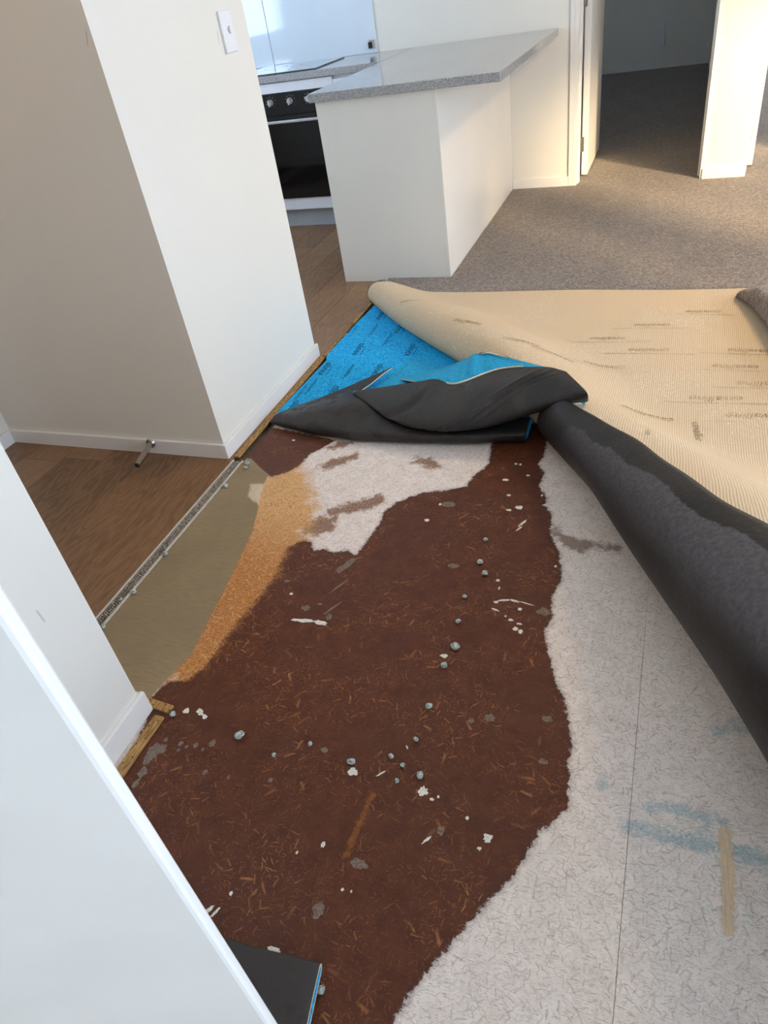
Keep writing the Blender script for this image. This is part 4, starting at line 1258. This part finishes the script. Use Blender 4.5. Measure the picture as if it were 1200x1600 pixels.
# door stop
b0 = Vector((-1.745, BY0 - BBT, 0.047)); b1 = Vector((-1.722, 1.672, 0.036)); dv = (b1 - b0).normalized()
dst = empty('door_stop', b0); tag(dst, 'steel cylinder door stop fixed to the hall baseboard', 'door stop')
attach(MB().tube(b0, b0 + Vector((0, -.006, 0)), .020, .017, n=28).build('rose', M['chrome'], smooth=False), dst)
attach(MB().tube(b0 + dv * .004, b1, .0105, n=24).build('rod', M['chrome']), dst)
attach(MB().tube(b1, b1 + dv * .004, .009, .0075, n=20).build('tip', M['rubber']), dst)

# ---- ceiling lamps added above the frame for warm fill that daylight lacks
def fill_lamp(label, x, y, rad, watts, col):
    r_ = empty('fill_lamp', (x, y, CEIL)); tag(r_, label, 'lamp')
    attach(MB().tube((x, y, CEIL - .03), (x, y, CEIL - .001), rad + .03, rad + .03, n=40).build('fill_lamp_base', M['white_plastic']), r_)
    em = NT('glowing_fill_lamp'); em.bsdf.inputs['Emission Color'].default_value = col + (1,)
    em.bsdf.inputs['Emission Strength'].default_value = watts / (math.pi * math.pi * rad * rad)
    attach(MB().tube((x, y, CEIL - .05), (x, y, CEIL - .0305), rad * .96, rad, n=40).build('fill_lamp_glass', em.out((.9, .88, .84, 1), 0.4)), r_)
    return r_
fill_lamp('round warm fill lamp added out of view over the living room carpet', 1.25, 3.7, 0.30, 33, (1.0, 0.73, 0.42))
fill_lamp('small warm fill lamp added out of view in the hall', -1.95, 0.7, 0.12, 3.2, (1.0, 0.62, 0.30))

# ================================================================== DEBRIS
def crumb_mesh(seed):
    r_ = random.Random(seed); bm = bmesh.new(); bmesh.ops.create_icosphere(bm, subdivisions=2, radius=1.0)
    dirs = [(Vector((r_.gauss(0, 1), r_.gauss(0, 1), r_.gauss(0, 1))).normalized(), r_.uniform(.55, .9)) for _ in range(7)]
    for v in bm.verts:
        for d, k in dirs:
            t = v.co.dot(d)
            if t > k: v.co -= d * (t - k)
        v.co *= 1 + r_.uniform(-.09, .09)
    me = bpy.data.meshes.new('debris_crumb'); bm.to_mesh(me); bm.free(); me.materials.append(M['crumb']); return me
cms = [crumb_mesh(s) for s in (1, 2, 3, 4)]
CR = [(375, 1150, 8, 'grey crumb of torn underlay left of the brown stain, largest of its kind'), (428, 1179, 4, 'tiny pale crumb right of the large left crumb'), (485, 1162, 4, 'tiny bluish crumb in the middle left of the stain'),
      (549, 1191, 7, 'pale blue crumb just above a white paint spot'), (611, 1182, 5, 'whitish crumb at the top end of the wood scrape'), (629, 1195, 4.5, 'small pale crumb right of the wood scrape'),
      (620, 1220, 4, 'small blue-grey crumb below the pair by the wood scrape'), (657, 1212, 6.5, 'rounded pale crumb above the jagged white paint chip'), (650, 1155, 4.5, 'small blue-grey crumb above the scrape group'),
      (670, 1104, 6, 'pale crumb alone in the middle of the stain'), (694, 1040, 5.5, 'pale crumb below a white paint fleck in the upper stain'), (712, 1011, 7, 'tall teal and white crumb in the upper stain'),
      (716, 971, 5, 'teal crumb above the tall teal crumb'), (758, 896, 5.5, 'whitish crumb, lower of two near the top of the stain'), (750, 879, 5, 'grey crumb, upper of two near the top of the stain'), (726, 932, 4, 'tiny grey-green crumb between the two upper groups'),
      (759, 843, 4, 'tiny grey crumb near the top of the stain'), (270, 1116, 5.5, 'teal chip of foam beside the near gripper strip'), (259, 866, 4.5, 'pale crumb on the grey compound beside the edge strip'), (209, 926, 4.5, 'pale crumb on the grey compound nearer the wall end'),
      (353, 760, 4.5, 'greenish crumb on the grey compound near the wall block'), (386, 724, 4, 'small crumb at the foot of the wall block'), (384, 731, 3.5, 'small crumb below another at the foot of the wall block'), (161, 980, 4, 'dark crumb at the near end of the edge strip'),
      (502, 1547, 6, 'grey-teal crumb beside the folded underlay offcut'), (189, 936, 3, 'tiny dark crumb by the near part of the edge strip')]
for i, (x, y, s, lab) in enumerate(CR):
    o = bpy.data.objects.new('debris_crumb', cms[i % 4]); COL.objects.link(o)
    p = fl(x, y, 0.004); dist = (p - Vector((0, 0, CAMH))).length
    r_ = s * dist / FPX * 0.95
    o.scale = (r_, r_ * random.uniform(.9, 1.3), r_ * .8)
    o.rotation_euler = (0, 0, random.uniform(0, 6.28))
    zmin = min((v.co.z for v in o.data.vertices)) * o.scale[2]
    o.location = (p.x, p.y, -zmin)
    tag(o, lab, 'crumb', 'crumbs of foam and plaster on the bare floor')

# dried paint and filler marks that belong to the boards
def splash(px, py, wx, wy, ang=0.0, mat='white_paint', seed=0, jag=0.35, h=.0007, n=18):
    r_ = random.Random(seed + int(px * 3 + py)); p = fl(px, py); dist = (p - Vector((0, 0, CAMH))).length
    k = dist / FPX; mb = MB(); ring = []
    for i in range(n):
        a_ = 2 * math.pi * i / n; rr = 1 + r_.uniform(-jag, jag * .6)
        x = wx * k * rr * math.cos(a_); y = wy * k * 1.25 * rr * math.sin(a_)
        ring.append((p.x + x * math.cos(ang) - y * math.sin(ang), p.y + x * math.sin(ang) + y * math.cos(ang)))
    mb.prism(ring, 0.0, h + (seed % 40) * 1.5e-5)
    o = mb.build('paint_mark', M[mat]); o.parent = board_b if p.x > SEAM else board_a
    return o
W = [(291, 1111, 5, 4), (313, 1113, 8, 3.2, -.5), (320, 1120, 5, 2.6, -.5), (551, 1206, 8, 5), (661, 1237, 7, 7), (675, 1249, 3, 2), (685, 1245, 1.8, 1.8), (694, 1025, 6, 3), (730, 1278, 2.4, 2.4),
     (762, 1309, 7, 5, .6), (749, 1326, 3, 2.4), (478, 970, 18, 3.0, .05), (500, 973, 12, 3.6, -.1), (462, 969, 8, 2, .1), (667, 813, 4.5, 2.5), (688, 788, 2.2, 2.2), (811, 793, 6, 3.5), (795, 797, 4.5, 2), (790, 750, 5, 2.2), (795, 774, 3.2, 2), (825, 743, 3, 1.5),
     (853, 789, 5, 2.6), (847, 774, 2, 2), (806, 725, 2.5, 2), (813, 726, 2, 2), (868, 885, 2.2, 2), (778, 907, 3, 2.2), (780, 919, 1.5, 3), (812, 952, 3.4, 2.4), (798, 969, 3.6, 2.2), (805, 983, 4, 3), (813, 987, 3.6, 3.4), (811, 975, 4.5, 1.6), (790, 963, 1.5, 1.2),
     (789, 938, 10, 1.4, .3), (804, 939, 8, 1.8, -.2), (822, 943, 12, .8, -.2), (775, 941, 4, 2), (774, 953, 6, 1.3, -.3), (816, 818, 2, 8, -.5), (811, 826, 1.5, 6, -.5), (535, 1390, 2.4, 2), (361, 1396, 2.6, 2.4), (325, 1423, 3, 9, -.5), (336, 1426, 2, 6, -.4),
     (505, 1320, 3.5, 3.5), (464, 1332, 2, 2), (595, 1209, 1.6, 6, -.7), (636, 1168, 1.4, 3, .6), (667, 1312, 2, 7, -.6), (1102, 1413, 7, 7, .7), (960, 1466, 5, 5), (1056, 1098, 7, 7), (932, 1265, 2, 2), (1120, 1290, 4, 5), (1052, 1288, 5, 3), (428, 1485, 12, 3), (434, 1487, 3, 2),
     (1012, 1180, 3, 2), (918, 1013, 5, 3), (1167, 1440, 6, 4), (950, 1098, 4, 3), (555, 843, 5, 3), (459, 688, 3, 1.5), (455, 928, 3, 2), (549, 1393, 1.4, 1.4), (1000, 1372, 1.5, 1.5), (1008, 1408, 2, 2), (1040, 1042, 2, 9, .7), (1030, 1030, 2, 8, .7)]
for i, w in enumerate(W):
    splash(*(w[:5] if len(w) > 4 else w + (0.0,)), seed=i)
G = [(332, 1162, 5, 5), (306, 1165, 4.5, 3.5), (283, 1162, 4, 3.5), (291, 1167, 3, 2.6), (279, 1172, 2.6, 2.2), (317, 1171, 2.6, 2.4), (320, 1207, 4, 4), (357, 1215, 3, 2.6), (422, 1219, 4, 3), (252, 1171, 8, 7), (238, 1176, 9, 12), (230, 1188, 6, 6), (223, 1207, 7, 7), (213, 1224, 4, 6), (259, 1156, 3, 3),
     (540, 884, 6, 18, -.45), (531, 915, 2, 16, -.5), (520, 950, 2, 14, -.5), (514, 964, 5, 6), (478, 950, 7, 5), (448, 908, 5, 2.4), (500, 884, 3.5, 2), (500, 944, 5, 2), (765, 1122, 8, 6), (736, 1126, 5, 4), (855, 1124, 8, 5), (850, 956, 11, 7), (708, 884, 10, 4), (561, 1350, 14, 6), (498, 1422, 9, 9), (849, 1190, 7, 4), (700, 788, 12, 5), (689, 1298, 5, 6), (507, 1172, 6, 4)]
for i, w in enumerate(G):
    splash(*(w[:5] if len(w) > 4 else w + (0.0,)), mat='grey_paint', seed=100 + i, jag=.28, h=.0003, n=16)
